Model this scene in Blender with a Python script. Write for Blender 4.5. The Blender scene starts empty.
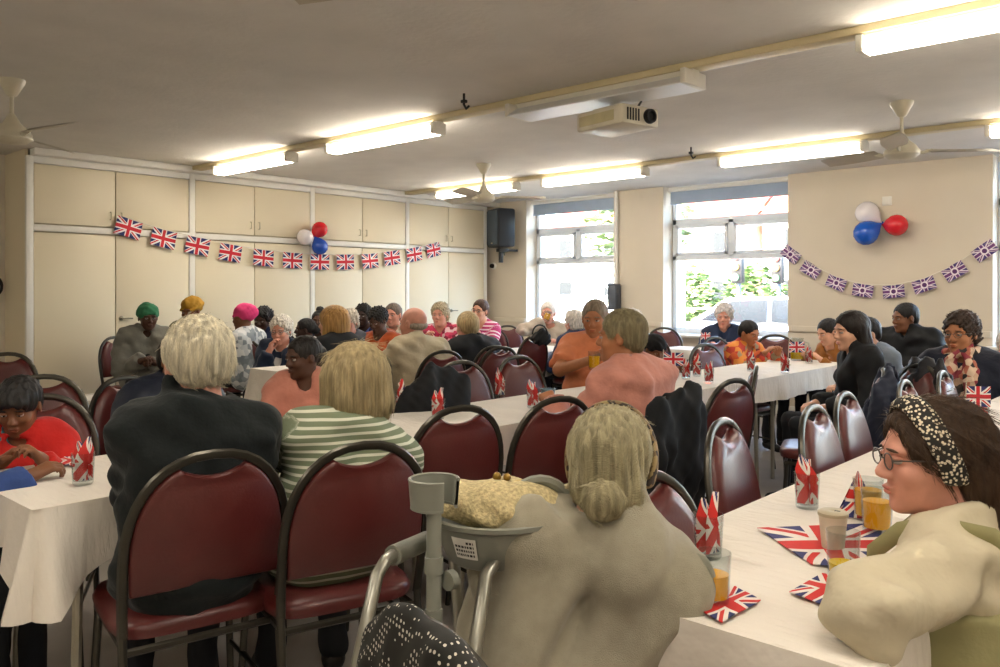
import bpy, bmesh, math, random, time
import numpy as np
from mathutils import Vector, Matrix
_T0 = time.time()
SC = bpy.context.scene
COL = SC.collection
R = math.radians
rnd = random.Random(7)

# ------------------------------------------------------------------ camera, world, exposure
CAM_F, CAM_H, YAW = 820.0, 1.32, R(42.2)          # focal length in pixels of a 1000 wide frame
cam = bpy.data.cameras.new('camera')
cam.sensor_width = 36.0
cam.lens = CAM_F / 1000.0 * 36.0
cam.shift_y = -(333.5 - 292.0) / 1000.0
cam.clip_start = 0.05
cam.clip_end = 400
camo = bpy.data.objects.new('camera', cam)
COL.objects.link(camo)
camo.location = (0, 0, CAM_H)
camo.rotation_euler = (R(90), 0, YAW)
SC.camera = camo

SC.view_settings.view_transform = 'Standard'
SC.view_settings.look = 'None'
SC.view_settings.gamma = 1.0
SC.view_settings.use_curve_mapping = False
SC.view_settings.exposure = 2.0
SC.cycles.use_denoising = True
SC.cycles.max_bounces = 8
SC.cycles.diffuse_bounces = 4
SC.cycles.glossy_bounces = 3
SC.cycles.transmission_bounces = 6
SC.cycles.transparent_max_bounces = 8
SC.cycles.caustics_reflective = False
SC.cycles.caustics_refractive = False
SC.cycles.sample_clamp_indirect = 6.0

world = bpy.data.worlds.new('sky')
SC.world = world
world.use_nodes = True
_wn = world.node_tree
_sky = _wn.nodes.new('ShaderNodeTexSky')
_sky.sky_type = 'NISHITA'
_sky.sun_elevation = R(42)
_sky.sun_rotation = R(205)
_sky.sun_disc = True
_sky.sun_intensity = 0.07
_sky.air_density = 1.0
_sky.dust_density = 2.5
_wn.links.new(_sky.outputs[0], _wn.nodes['Background'].inputs[0])
_wn.nodes['Background'].inputs[1].default_value = 1.1

CS, CC = math.sin(YAW), math.cos(YAW)
def at(px, d, y=None):
    """world point at image column px and depth d (and, if given, image row y)"""
    r = (px - 500.0) / CAM_F * d
    X, Y = r * CC - d * CS, r * CS + d * CC
    if y is None:
        return X, Y
    return X, Y, CAM_H - (y - 292.0) / CAM_F * d
def on_wall_y(px, py, Y):
    k = (px - 500.0) / CAM_F
    return at(px, Y / (k * CS + CC), py)
def on_wall_x(px, py, X):
    k = (px - 500.0) / CAM_F
    return at(px, X / (k * CC - CS), py)
def on_z(px, py, z):
    return at(px, CAM_F * (CAM_H - z) / (py - 292.0), py)

# ------------------------------------------------------------------ materials
def lin(h):
    if isinstance(h, str):
        h = h.lstrip('#')
        c = [int(h[i:i + 2], 16) / 255 for i in (0, 2, 4)]
        return tuple(((x + .055) / 1.055) ** 2.4 if x > .04045 else x / 12.92 for x in c) + (1,)
    return tuple(h) + ((1,) if len(h) == 3 else ())
_mats = {}
class NT:
    def __init__(s, m): s.t = m.node_tree; s.n = s.t.nodes; s.l = s.t.links
    def new(s, t, **k):
        n = s.n.new('ShaderNode' + t)
        for a, b in k.items(): setattr(n, a, b)
        return n
    def math(s, op, a, b=None, c=None):
        n = s.new('Math', operation=op)
        for i, v in enumerate((a, b, c)):
            if v is None: continue
            if hasattr(v, 'is_linked') or isinstance(v, bpy.types.NodeSocket): s.l.new(v, n.inputs[i])
            else: n.inputs[i].default_value = v
        return n.outputs[0]
    def mix(s, f, a, b):
        n = s.new('Mix', data_type='RGBA')
        for i, v in ((0, f), (6, a), (7, b)):
            if isinstance(v, bpy.types.NodeSocket): s.l.new(v, n.inputs[i])
            else: n.inputs[i].default_value = v
        return n.outputs[2]
    def ramp(s, f, stops):
        n = s.new('ValToRGB'); s.l.new(f, n.inputs[0]); e = n.color_ramp.elements
        while len(e) < len(stops): e.new(0.5)
        for x, (p, c) in zip(e, stops): x.position = p; x.color = c
        return n
def mat(name, col, rough=.6, metal=0., var=.12, vs=8., bump=0., bs=60., spec=.4, sheen=0., coat=0., stretch=None, trans=0., emis=None, es=0., bdist=.002):
    if name in _mats: return _mats[name]
    m = bpy.data.materials.new(name); m.use_nodes = True
    g = NT(m); b = g.n['Principled BSDF']
    c = lin(col)
    b.inputs['Roughness'].default_value = rough
    b.inputs['Metallic'].default_value = metal
    b.inputs['Specular IOR Level'].default_value = spec
    if sheen: b.inputs['Sheen Weight'].default_value = sheen; b.inputs['Sheen Roughness'].default_value = .4
    if coat: b.inputs['Coat Weight'].default_value = coat; b.inputs['Coat Roughness'].default_value = .25
    if trans: b.inputs['Transmission Weight'].default_value = trans; b.inputs['IOR'].default_value = 1.45
    if emis is not None:
        b.inputs['Emission Color'].default_value = lin(emis); b.inputs['Emission Strength'].default_value = es
    tc = g.new('TexCoord'); src = tc.outputs['Object']
    if stretch:
        mp = g.new('Mapping'); mp.inputs['Scale'].default_value = stretch; g.l.new(src, mp.inputs[0]); src = mp.outputs[0]
    if var:
        nz = g.new('TexNoise'); nz.inputs['Scale'].default_value = vs; nz.inputs['Detail'].default_value = 4
        g.l.new(src, nz.inputs[0])
        lo = tuple(x * (1 - var) for x in c[:3]) + (1,); hi = tuple(min(1, x * (1 + var)) for x in c[:3]) + (1,)
        rp = g.ramp(nz.outputs[0], [(.3, lo), (.7, hi)]); g.l.new(rp.outputs[0], b.inputs['Base Color'])
    else: b.inputs['Base Color'].default_value = c
    if bump:
        n2 = g.new('TexNoise'); n2.inputs['Scale'].default_value = bs; n2.inputs['Detail'].default_value = 3
        g.l.new(src, n2.inputs[0])
        bp = g.new('Bump'); bp.inputs['Strength'].default_value = bump; bp.inputs['Distance'].default_value = bdist
        g.l.new(n2.outputs[0], bp.inputs['Height']); g.l.new(bp.outputs[0], b.inputs['Normal'])
    _mats[name] = m
    return m
def stripes_mat(name, c1, c2, freq, width=.5, attr='fl', rough=.8, bump=.3):
    """stripes along a stored per-vertex distance (runs down the body and along the sleeves)"""
    if name in _mats: return _mats[name]
    m = bpy.data.materials.new(name); m.use_nodes = True; g = NT(m); b = g.n['Principled BSDF']
    a = g.new('Attribute'); a.attribute_name = attr
    f = g.math('FRACT', g.math('MULTIPLY', a.outputs['Fac'], freq))
    st = g.math('LESS_THAN', f, width)
    g.l.new(g.mix(st, lin(c2), lin(c1)), b.inputs['Base Color']); b.inputs['Roughness'].default_value = rough
    _mats[name] = m; return m
def blotch_mat(name, cols, scale, rough=.75, stretch=None, dots=False, size=.3):
    """printed fabric: voronoi cells or dots in several colours"""
    if name in _mats: return _mats[name]
    m = bpy.data.materials.new(name); m.use_nodes = True; g = NT(m); b = g.n['Principled BSDF']
    tc = g.new('TexCoord'); src = tc.outputs['Object']
    if stretch:
        mp = g.new('Mapping'); mp.inputs['Scale'].default_value = stretch; g.l.new(src, mp.inputs[0]); src = mp.outputs[0]
    v = g.new('TexVoronoi'); v.inputs['Scale'].default_value = scale; g.l.new(src, v.inputs['Vector'])
    if dots:
        v.inputs['Randomness'].default_value = .25 if dots == 'even' else 1.0
        f = g.math('LESS_THAN', v.outputs['Distance'], size)
        colr = g.mix(f, lin(cols[0]), lin(cols[1]))
    else:
        sp = g.new('SeparateColor'); g.l.new(v.outputs['Color'], sp.inputs[0])
        st = [(i / len(cols), lin(c)) for i, c in enumerate(cols)]
        rp = g.ramp(sp.outputs[0], st); rp.color_ramp.interpolation = 'CONSTANT'; colr = rp.outputs[0]
    g.l.new(colr, b.inputs['Base Color']); b.inputs['Roughness'].default_value = rough
    _mats[name] = m; return m
def flag_mat(name, blue, red, white, aspect=1.6, crest=None, rough=.75):
    """the union flag drawn with maths from the UVs"""
    if name in _mats: return _mats[name]
    m = bpy.data.materials.new(name); m.use_nodes = True; g = NT(m); b = g.n['Principled BSDF']
    uv = g.new('UVMap'); uv.uv_map = 'UVMap'
    sx = g.new('SeparateXYZ'); g.l.new(uv.outputs[0], sx.inputs[0])
    X = g.math('MULTIPLY', g.math('SUBTRACT', sx.outputs[0], .5), aspect)
    Y = g.math('SUBTRACT', sx.outputs[1], .5)
    cth = aspect / math.sqrt(1 + aspect * aspect)
    d1 = g.math('MULTIPLY', g.math('SUBTRACT', Y, g.math('DIVIDE', X, aspect)), cth)
    d2 = g.math('MULTIPLY', g.math('ADD', Y, g.math('DIVIDE', X, aspect)), cth)
    ad1, ad2 = g.math('ABSOLUTE', d1), g.math('ABSOLUTE', d2)
    wd = g.math('LESS_THAN', g.math('MINIMUM', ad1, ad2), .1)
    sg = g.math('SIGN', X)
    def band(d, s):
        e = g.math('MULTIPLY', g.math('MULTIPLY', d, sg), s)
        return g.math('MULTIPLY', g.math('GREATER_THAN', e, -.012), g.math('LESS_THAN', e, .062))
    rdg = g.math('MAXIMUM', band(d1, -1), band(d2, -1))
    ax, ay = g.math('ABSOLUTE', X), g.math('ABSOLUTE', Y)
    mn = g.math('MINIMUM', ax, ay)
    c = g.mix(wd, lin(blue), lin(white)); c = g.mix(rdg, c, lin(red))
    c = g.mix(g.math('LESS_THAN', mn, .167), c, lin(white)); c = g.mix(g.math('LESS_THAN', mn, .1), c, lin(red))
    if crest:
        rr = g.math('SQRT', g.math('ADD', g.math('MULTIPLY', X, X), g.math('MULTIPLY', Y, Y)))
        c = g.mix(g.math('LESS_THAN', rr, .27), c, lin(crest[0])); c = g.mix(g.math('LESS_THAN', rr, .17), c, lin(crest[1]))
    g.l.new(c, b.inputs['Base Color']); b.inputs['Roughness'].default_value = rough
    _mats[name] = m; return m
def glass_mat(name, col='#ffffff', rough=0.02, refl=.55):
    """thin clear glass: mostly see-through, with a reflection at grazing angles"""
    if name in _mats: return _mats[name]
    m = bpy.data.materials.new(name); m.use_nodes = True; g = NT(m)
    for n in list(g.n):
        if n.type != 'OUTPUT_MATERIAL': g.n.remove(n)
    out = [n for n in g.n if n.type == 'OUTPUT_MATERIAL'][0]
    tr = g.new('BsdfTransparent'); tr.inputs[0].default_value = lin(col)
    gl = g.new('BsdfGlossy'); gl.inputs['Roughness'].default_value = rough
    lw_ = g.new('LayerWeight'); lw_.inputs[0].default_value = .5; fac = g.math('ADD', g.math('MULTIPLY', g.math('POWER', lw_.outputs['Facing'], 4.0), refl), .04 * (refl / .55))
    mx = g.new('MixShader'); g.l.new(fac, mx.inputs[0]); g.l.new(tr.outputs[0], mx.inputs[1]); g.l.new(gl.outputs[0], mx.inputs[2])
    g.l.new(mx.outputs[0], out.inputs[0]); _mats[name] = m; return m

# ------------------------------------------------------------------ mesh helpers
class MB:
    """collects shapes into one mesh"""
    def __init__(s): s.v = []; s.f = []; s.uv = []; s.mi = []; s.hasuv = False; s.cur = 0
    def add(s, vs, fs, uvs=None):
        o = len(s.v); s.v += [tuple(v) for v in vs]
        for i, f in enumerate(fs):
            s.f.append(tuple(o + k for k in f)); s.mi.append(s.cur)
            if uvs: s.hasuv = True; s.uv.append([uvs[k] for k in f])
            else: s.uv.append([(0, 0)] * len(f))
        return s
    def box(s, c, size, rz=0., bev=0., rx=0., ry=0.):
        x, y, z = [q / 2 for q in size]; b = min(bev, x * .9, y * .9, z * .9)
        M = Matrix.Translation(c) @ Matrix.Rotation(rz, 4, 'Z') @ Matrix.Rotation(ry, 4, 'Y') @ Matrix.Rotation(rx, 4, 'X')
        if b <= 0:
            vs = [(i * x, j * y, k * z) for i in (-1, 1) for j in (-1, 1) for k in (-1, 1)]
            fs = [(0, 1, 3, 2), (4, 6, 7, 5), (0, 4, 5, 1), (2, 3, 7, 6), (0, 2, 6, 4), (1, 5, 7, 3)]
            return s.add([M @ Vector(v) for v in vs], fs)
        bm = bmesh.new(); bmesh.ops.create_cube(bm, size=1)
        for v in bm.verts: v.co = Vector((v.co.x * 2 * x, v.co.y * 2 * y, v.co.z * 2 * z))
        bmesh.ops.bevel(bm, geom=bm.edges[:], offset=b, segments=2, affect='EDGES', profile=.5)
        bm.verts.index_update()
        s.add([M @ v.co for v in bm.verts], [[v.index for v in f.verts] for f in bm.faces]); bm.free(); return s
    def tube(s, pts, r, n=8, closed=False, cap=True, flat=1.0, up=None):
        pts = [Vector(p) for p in pts]; N = len(pts); rr = r if isinstance(r, (list, tuple)) else [r] * N
        vs = []; prev = None
        for i, p in enumerate(pts):
            a = pts[(i - 1) % N] if (closed or i > 0) else p; b = pts[(i + 1) % N] if (closed or i < N - 1) else p
            t = (b - a).normalized()
            if prev is None:
                u = Vector(up) if up else (Vector((0, 0, 1)) if abs(t.z) < .9 else Vector((1, 0, 0)))
            else: u = prev
            u = (u - t * u.dot(t)).normalized(); w = t.cross(u); prev = u
            for k in range(n):
                an = 2 * math.pi * k / n; vs.append(p + u * (math.cos(an) * rr[i] * flat) + w * (math.sin(an) * rr[i]))
        fs = []
        for i in range(N if closed else N - 1):
            for k in range(n):
                a = i * n + k; b = i * n + (k + 1) % n; c = ((i + 1) % N) * n + (k + 1) % n; d = ((i + 1) % N) * n + k
                fs.append((a, b, c, d))
        if cap and not closed: fs.append(tuple(range(n - 1, -1, -1))); fs.append(tuple((N - 1) * n + k for k in range(n)))
        return s.add(vs, fs)
    def lathe(s, prof, c=(0, 0, 0), n=20, M=None, cap=True):
        vs = []; c = Vector(c)
        for r, z in prof:
            for k in range(n):
                a = 2 * math.pi * k / n; p = Vector((r * math.cos(a), r * math.sin(a), z)); p = (M @ p) if M else p; vs.append(p + c)
        fs = []
        for i in range(len(prof) - 1):
            for k in range(n):
                fs.append((i * n + k, i * n + (k + 1) % n, (i + 1) * n + (k + 1) % n, (i + 1) * n + k))
        if cap:
            if prof[0][0] > 1e-4: fs.append(tuple(range(n - 1, -1, -1)))
            if prof[-1][0] > 1e-4: fs.append(tuple((len(prof) - 1) * n + k for k in range(n)))
        return s.add(vs, fs)
    def ell(s, c, r, M=None, nu=12, nv=8):
        vs = []; c = Vector(c)
        for j in range(nv + 1):
            ph = math.pi * j / nv - math.pi / 2
            for i in range(nu):
                th = 2 * math.pi * i / nu; p = Vector((r[0] * math.cos(ph) * math.cos(th), r[1] * math.cos(ph) * math.sin(th), r[2] * math.sin(ph)))
                vs.append(((M @ p) if M else p) + c)
        fs = [(j * nu + i, j * nu + (i + 1) % nu, (j + 1) * nu + (i + 1) % nu, (j + 1) * nu + i) for j in range(nv) for i in range(nu)]
        return s.add(vs, fs)
    def grid(s, P, nu, nv, uv=True, flip=False, uvf=None):
        vs = []; us = []
        for j in range(nv + 1):
            for i in range(nu + 1):
                vs.append(P(i / nu, j / nv)); us.append(uvf(i / nu, j / nv) if uvf else (i / nu, j / nv))
        fs = []
        for j in range(nv):
            for i in range(nu):
                a = j * (nu + 1) + i; q = (a, a + 1, a + nu + 2, a + nu + 1); fs.append(q[::-1] if flip else q)
        return s.add(vs, fs, us if uv else None)
    def mesh(s, name, mats, smooth=True, angle=40):
        me = bpy.data.meshes.new(name); me.from_pydata(s.v, [], s.f)
        for m in (mats if isinstance(mats, (list, tuple)) else [mats]): me.materials.append(m)
        if s.hasuv:
            u = me.uv_layers.new(name='UVMap'); u.data.foreach_set('uv', np.array([c for f in s.uv for p in f for c in p], dtype=np.float32))
        me.polygons.foreach_set('material_index', s.mi)
        if smooth:
            me.polygons.foreach_set('use_smooth', [True] * len(me.polygons))
            try: me.set_sharp_from_angle(angle=R(angle))
            except Exception: pass
        me.update(); return me
    def build(s, name, mats, parent=None, smooth=True, angle=40, loc=None, rz=0):
        return link(name, s.mesh(name, mats, smooth, angle), parent, loc, rz)
def link(name, me, parent=None, loc=None, rz=0):
    o = bpy.data.objects.new(name, me); COL.objects.link(o)
    if parent is not None: o.parent = parent
    if loc is not None: o.location = loc
    if rz: o.rotation_euler.z = rz
    return o
def tag(o, label=None, cat=None, group=None, kind=None):
    if label: o['label'] = label
    if cat: o['category'] = cat
    if group: o['group'] = group
    if kind: o['kind'] = kind
    return o
def thing(name, label, cat, loc=(0, 0, 0), rz=0., group=None):
    return tag(link(name, None, None, loc, rz), label, cat, group)
def dup(o, parent=None):
    c = o.copy(); COL.objects.link(c); c.parent = parent
    for ch in list(o.children): dup(ch, c)
    return c
def st(name, mb, m, parent=None, **k):
    o = mb.build(name, m, parent, **k)
    o['kind'] = 'structure'
    return o
def arc(c, r, a0, a1, n, fx, fy):
    return [tuple(Vector(c) + Vector(fx) * (r * math.cos(a0 + (a1 - a0) * i / n)) + Vector(fy) * (r * math.sin(a0 + (a1 - a0) * i / n))) for i in range(n + 1)]
# ------------------------------------------------------------------ the room shell
XW, YW, ZC = -7.90, 8.59, 2.58      # cupboard fronts, window wall, ceiling
XL, XR, YB = -8.45, 3.2, -3.4
M_wall = mat('cream_wall_paint', '#d8d1c2', .75, var=.04, vs=1.5, bump=.15, bs=90)
M_wallw = mat('window_wall_paint', '#d4cab8', .75, var=.04, vs=1.5, bump=.15, bs=90)
M_white = mat('white_gloss_paint', '#e4e2da', .35, var=.03)
M_ceil = mat('artex_ceiling', '#d6d2ca', .9, var=.05, vs=3, bump=.35, bs=26, bdist=.008)
M_floor = mat('grey_vinyl_floor', '#aaa39b', .38, var=.10, vs=5, bump=.05, bs=200)
M_cream = mat('cream_cupboard_paint', '#e0d5ba', .5, var=.03, vs=1.2)
M_trunk = mat('cream_trunking', '#cdbf98', .5, var=.03)
M_pvc = mat('white_window_frame', '#dfe5ea', .3, var=.02)
M_pane = glass_mat('window_glass')
M_blind = mat('grey_blue_roller_blind', '#a3b4ca', .8, var=.04, bump=.1)
M_metal = mat('chrome', '#c8c8c8', .22, 1.0, var=.05)
M_brass = mat('dull_metal', '#8d8778', .4, .9, var=.08)
M_black = mat('black_plastic', '#17181a', .45, var=.1)

st('floor', MB().box(((XL + XR) / 2, (YB + YW) / 2 + .2, -.05), (XR - XL + .6, YW - YB + .6, .1)), M_floor)
st('ceiling', MB().box(((XL + XR) / 2, (YB + YW) / 2 + .15, ZC + .05), (XR - XL + .6, YW - YB + .9, .1)), M_ceil)
st('wall_left', MB().box((XL - .1, (YB + YW) / 2, ZC / 2), (.2, YW - YB, ZC)), M_wall)
st('wall_right', MB().box((XR + .1, (YB + YW) / 2, ZC / 2), (.2, YW - YB, ZC)), M_wall)
st('wall_back', MB().box(((XL + XR) / 2, YB - .1, ZC / 2), (XR - XL + .4, .2, ZC)), M_wall)
OPEN = [(-7.30, -5.86, .82), (-5.15, -3.62, .82), (-1.70, -.2, .82), (.9, 2.4, .82)]
WT = .42
wb = MB(); xs = XL - .2
for (a, b, s) in OPEN:
    wb.box(((xs + a) / 2, YW + WT / 2, ZC / 2), (a - xs, WT, ZC)); wb.box(((a + b) / 2, YW + WT / 2, s / 2), (b - a, WT, s)); xs = b
wb.box(((xs + XR + .2) / 2, YW + WT / 2, ZC / 2), (XR + .2 - xs, WT, ZC))
st('wall_front', wb, M_wallw)
# dado rail on the window wall
db = MB(); xs = XW
for (a, b, s) in OPEN + [(XR, XR, 0)]:
    if a - xs > .1: db.box(((xs + a) / 2, YW - .012, .93), (a - xs - .02, .024, .06), bev=.008)
    xs = b
st('trim_1', db, M_wallw)
sb = MB()
for xs_, a in ((XW, XR),): sb.box(((xs_ + a) / 2, YW - .01, .05), (a - xs_, .02, .1), bev=.004)
st('baseboard_front', sb, M_white)

# windows: frame, panes, sill, blind
def window(n, a, b, s):
    y = YW + .25; w = b - a; t = .055
    f = MB(); zt = 2.17; zm = 1.73; cx = (a + b) / 2
    for (x0, x1, z0, z1) in ((a, a + t, s, ZC), (b - t, b, s, ZC), (a, b, s, s + .07), (a, b, ZC - .05, ZC), (a, b, zt - .05, zt + .03), (a, b, zm - .03, zm + .03), (cx - .04, cx + .04, zm, zt)):
        f.box(((x0 + x1) / 2, y, (z0 + z1) / 2), (x1 - x0, .07, z1 - z0), bev=.008)
    # opening sashes
    for (x0, x1) in ((a + t, cx - .04), (cx + .04, b - t)):
        for (p, q, u, v) in ((x0, x0 + .035, zm + .03, zt - .05), (x1 - .035, x1, zm + .03, zt - .05), (x0, x1, zm + .03, zm + .065), (x0, x1, zt - .085, zt - .05)):
            f.box(((p + q) / 2, y - .02, (u + v) / 2), (q - p, .06, v - u), bev=.006)
    o = st('window_%d' % n, f, M_pvc)
    for (x0, x1, z0, z1) in ((a + t, b - t, s + .07, zm - .03), (a + t + .035, cx - .075, zm + .06, zt - .08), (cx + .075, b - t - .035, zm + .06, zt - .08), (a + t, b - t, zt + .03, ZC - .05)):
        MB().box(((x0 + x1) / 2, y + .01, (z0 + z1) / 2), (x1 - x0, .006, z1 - z0)).build('pane', M_pane, o)
    for sx in (cx - .12, cx + .12): MB().box((sx, y - .06, zm + .055), (.09, .02, .02), bev=.005).build('handle', M_pvc, o)
    MB().box((cx, YW + .08, s - .015), (w + .1, .30, .035), bev=.01).build('window_sill', M_white, o)
    bl = MB(); bl.tube([(a + .03, YW + .09, ZC - .035), (b - .03, YW + .09, ZC - .035)], .028, 12)
    r = thing('roller_blind', ['grey blue roller blind rolled up over the window beside the speaker', 'grey blue roller blind above the window with the parked cars outside', 'roller blind over the window at the right edge', 'roller blind over the last window on the long wall'][n - 1], 'blind', (0, 0, 0))
    bl.build('roller', M_white, r)
    MB().box((cx, YW + .105, 2.47), (w - .08, .004, .17)).build('fabric', M_blind, r)
    MB().box((cx, YW + .105, 2.38), (w - .08, .014, .022), bev=.004).build('bottom_bar', M_blind, r)
    ar = bpy.data.lights.new('daylight_portal', 'AREA'); ar.shape = 'RECTANGLE'; ar.size = w; ar.size_y = ZC - s
    ar.cycles.is_portal = True
    ao = bpy.data.objects.new('daylight_portal', ar); COL.objects.link(ao); ao.location = (cx, YW + WT + .03, (ZC + s) / 2); ao.rotation_euler = (R(-90), 0, 0)
for i, (a, b, s) in enumerate(OPEN): window(i + 1, a, b, s)

# ceiling trunking that carries the strip lights
for i, y in enumerate((4.06, 6.86)):
    st('trim_%d' % (i + 2), MB().box(((XW + XR) / 2, y, ZC - .02), (XR - XW - .1, .11, .04), bev=.006), M_trunk)
st('trim_4', MB().box((XW + .06, (2.56 + YW) / 2, ZC - .03), (.12, YW - 2.56, .06), bev=.01), M_white)

# built-in cupboards along the left wall
M_hand = mat('cupboard_handle', '#b9ae90', .4, .3)
posts = [2.56, 4.06, 5.51, 6.95, 8.40]; mids = [3.30, 4.77, 6.23, 7.68]
cl = ['cream built-in cupboard bay at the left end, behind the first flags of the bunting', 'second cream built-in cupboard bay, just left of the balloons', 'cream built-in cupboard bay directly right of the balloons', 'cream built-in cupboard bay in the corner by the loudspeaker']
for i in range(4):
    y0, y1, ym = posts[i], posts[i + 1], mids[i]
    t = thing('built_in_cupboard', cl[i], 'cupboard', (XW, (y0 + y1) / 2, 0), 0, 'wall of built-in cupboards')
    yc = (y0 + y1) / 2; fm = MB()
    def bx(mb, ya, yb, za, zb, x0=-.02, x1=.0, bev=.004): mb.box(((x0 + x1) / 2, (ya + yb) / 2 - yc, (za + zb) / 2), (x1 - x0, yb - ya, zb - za), bev=bev)
    bx(fm, y0 - .03, y0 + .03, 0, ZC - .06, -.03, .012)
    if i == 3: bx(fm, y1 - .03, y1 + .03, 0, ZC - .06, -.03, .012)
    bx(fm, y0 + .03, y1 - .03, ZC - .12, ZC - .06, -.03, .012); bx(fm, y0 + .03, y1 - .03, 1.86, 1.92, -.03, .016); bx(fm, y0 + .03, y1 - .03, 0, .09, -.03, .0)
    fm.build('face_frame', M_white, t)
    if i == 0:
        sd = MB(); bx(sd, y0 - .028, y0 - .005, 0, ZC, XL - XW, -.02, 0); sd.build('side_panel', M_cream, t)
    bd = MB(); bx(bd, y0 + .001, y1 - .001, 0, ZC - .05, XL - XW + .01, -.05, 0); bd.build('carcass', M_cream, t)
    for (ya, yb) in ((y0 + .035, ym - .004), (ym + .004, y1 - .035)):
        dm = MB(); bx(dm, ya, yb, 1.93, ZC - .125, -.02, .006); d_ = dm.build('door', M_cream, t)
        hy = (ym - .05 if ya < ym - .1 and yb < ym else ym + .05) - yc
        MB().tube([(.006, hy, 2.0), (.03, hy, 2.0), (.03, hy, 2.07), (.006, hy, 2.07)], .005, 6).build('handle', M_hand, d_)
        dm = MB(); bx(dm, ya, yb, .10, 1.85, -.02, .006); d_ = dm.build('door', M_cream, t)
        if yb > ym + .1:
            h2 = MB(); h2.lathe([(.022, 0), (.022, .008), (.008, .012), (.008, .03)], (.006, hy - .0, 1.07), 10, Matrix.Rotation(R(90), 3, 'Y'))
            h2.tube([(.034, hy, 1.07), (.036, hy + .05, 1.072), (.034, hy + .10, 1.068)], .007, 6); h2.build('lever_handle', M_brass, d_)

# coil of cable on the wall at the far left edge
c = MB(); c.tube([(XL + .02, 2.44, 2.4), (XL + .02, 2.43, 1.9), (XL + .03, 2.44, 1.5)], .008, 6)
c.tube(arc((XL + .05, 2.40, 1.38), .09, 0, 2 * math.pi, 20, (0, 1, 0), (0, 0, 1))[:-1], .014, 6, closed=True)
c.tube(arc((XL + .07, 2.41, 1.36), .075, 0, 2 * math.pi, 20, (0, 1, 0), (0, 0, 1))[:-1], .012, 6, closed=True)
tag(c.build('cable_coil', M_black), 'coiled black cable hanging on the wall left of the cupboards', 'cable')

# pipe and box between window one and the pier
pp = MB(); pp.tube([(-5.80, YW - .03, ZC), (-5.80, YW - .03, .1)], .022, 10); tag(pp.build('wall_pipe', M_white), 'white vertical pipe running down the wall between the windows', 'pipe')
gb = thing('wall_box', 'dark grey rectangular box on the wall beside the first window', 'box', (-5.80, YW, 1.26))
MB().box((0, -.075, 0), (.13, .11, .32), bev=.01).build('body', mat('dark_grey_box', '#4a4f57', .5), gb)
MB().box((0, -.133, 0), (.10, .008, .28), bev=.003).build('cover', mat('grey_box_cover', '#5a606a', .5), gb)
sc = thing('wall_socket', 'small white socket plate on the wall above the three balloons', 'socket', on_wall_y(887, 201, YW - .006)); MB().box((0, 0, 0), (.09, .012, .09), bev=.003).build('plate', M_white, sc)
MB().box((0, -.008, 0), (.03, .006, .05), bev=.002).build('switch', M_white, sc)
# ------------------------------------------------------------------ ceiling lights, fans, projector, speaker
M_lit = mat('lit_diffuser', '#fff1cf', .5, var=0, emis='#fff4e4', es=7.5)
M_unlit = mat('unlit_diffuser', '#e2e2e2', .35, var=.02)
M_bat = mat('batten_white', '#dcd8cb', .45, var=.03)
def strip(x0, x1, y, lit, label):
    L = x1 - x0; t = thing('strip_light', label, 'strip light', ((x0 + x1) / 2, y - .01, ZC - .04), 0, 'fluorescent strip lights')
    MB().box((0, 0, -.025), (L, .07, .05), bev=.004).build('batten', M_bat, t)
    if lit:
        d = MB()
        pr = [(-.052, -.040), (-.058, -.072), (-.044, -.09), (.044, -.09), (.058, -.072), (.052, -.040)]
        for sx in (-L / 2 + .03, L / 2 - .03):
            pass
        d.add([(sx, a, b) for sx in (-L / 2 + .03, L / 2 - .03) for a, b in pr], [(i, i + 1, 7 + i, 6 + i) for i in range(5)] + [(5, 0, 6, 11)])
        d.build('diffuser', M_lit, t, smooth=False)
    else:
        d = MB(); pr = [(-.035, -.03), (-.12, -.085), (-.12, -.092), (.12, -.092), (.12, -.085), (.035, -.03)]
        n = len(pr); d.add([(sx, a, b) for sx in (-L / 2 + .03, L / 2 - .03) for a, b in pr], [(i, (i + 1) % n, n + (i + 1) % n, n + i) for i in range(n)])
        d.build('reflector', M_unlit, t, smooth=False)
    for s in (-1, 1):
        MB().box((s * (L / 2 - .02), 0, -.05), (.035, .13 if lit else .235, .085), bev=.008).build('end_cap', M_bat, t)
row1 = [(-7.36, -6.10), (-5.55, -4.25), (-3.53, -2.22), (-1.36, -.06), (.6, 1.9)]
row2 = [(-7.23, -5.95), (-5.58, -4.29), (-3.52, -2.24), (-1.40, -.1), (.6, 1.9)]
lb1 = ['lit strip light nearest the cupboards in the row over the middle of the room', 'lit strip light throwing a bright glow on the ceiling over the cupboards', 'unlit white strip light beside the projector', 'lit strip light cut by the top right corner of the photo', 'lit strip light out over the far side of the hall']
lb2 = ['lit strip light by the ceiling fan in front of the loudspeaker corner', 'lit strip light in front of the first window', 'lit strip light in front of the window with the parked cars', 'lit strip light at the right edge beyond the ceiling fan', 'last lit strip light along the window row']
for i, (a, b) in enumerate(row1): strip(a, b, 4.06, i != 2, lb1[i])
for i, (a, b) in enumerate(row2): strip(a, b, 6.86, True, lb2[i])
lb3 = ['lit strip light over the near end of the middle table row', 'lit strip light over the near end of the right table row', 'lit strip light over the empty floor on the right', 'lit strip light over the near cupboard corner']
for i, (a, b) in enumerate([(-3.53, -2.23), (-.9, .4), (1.3, 2.6), (-7.0, -5.7)]): strip(a, b, -.9, True, lb3[i] if i < 3 else lb3[3])  # out-of-view row behind the camera, added to brighten the foreground
lb4 = ['lit strip light above the walking frame side of the middle row', 'lit strip light straight above the near end of the right table', 'lit strip light over the floor right of the camera']
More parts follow.
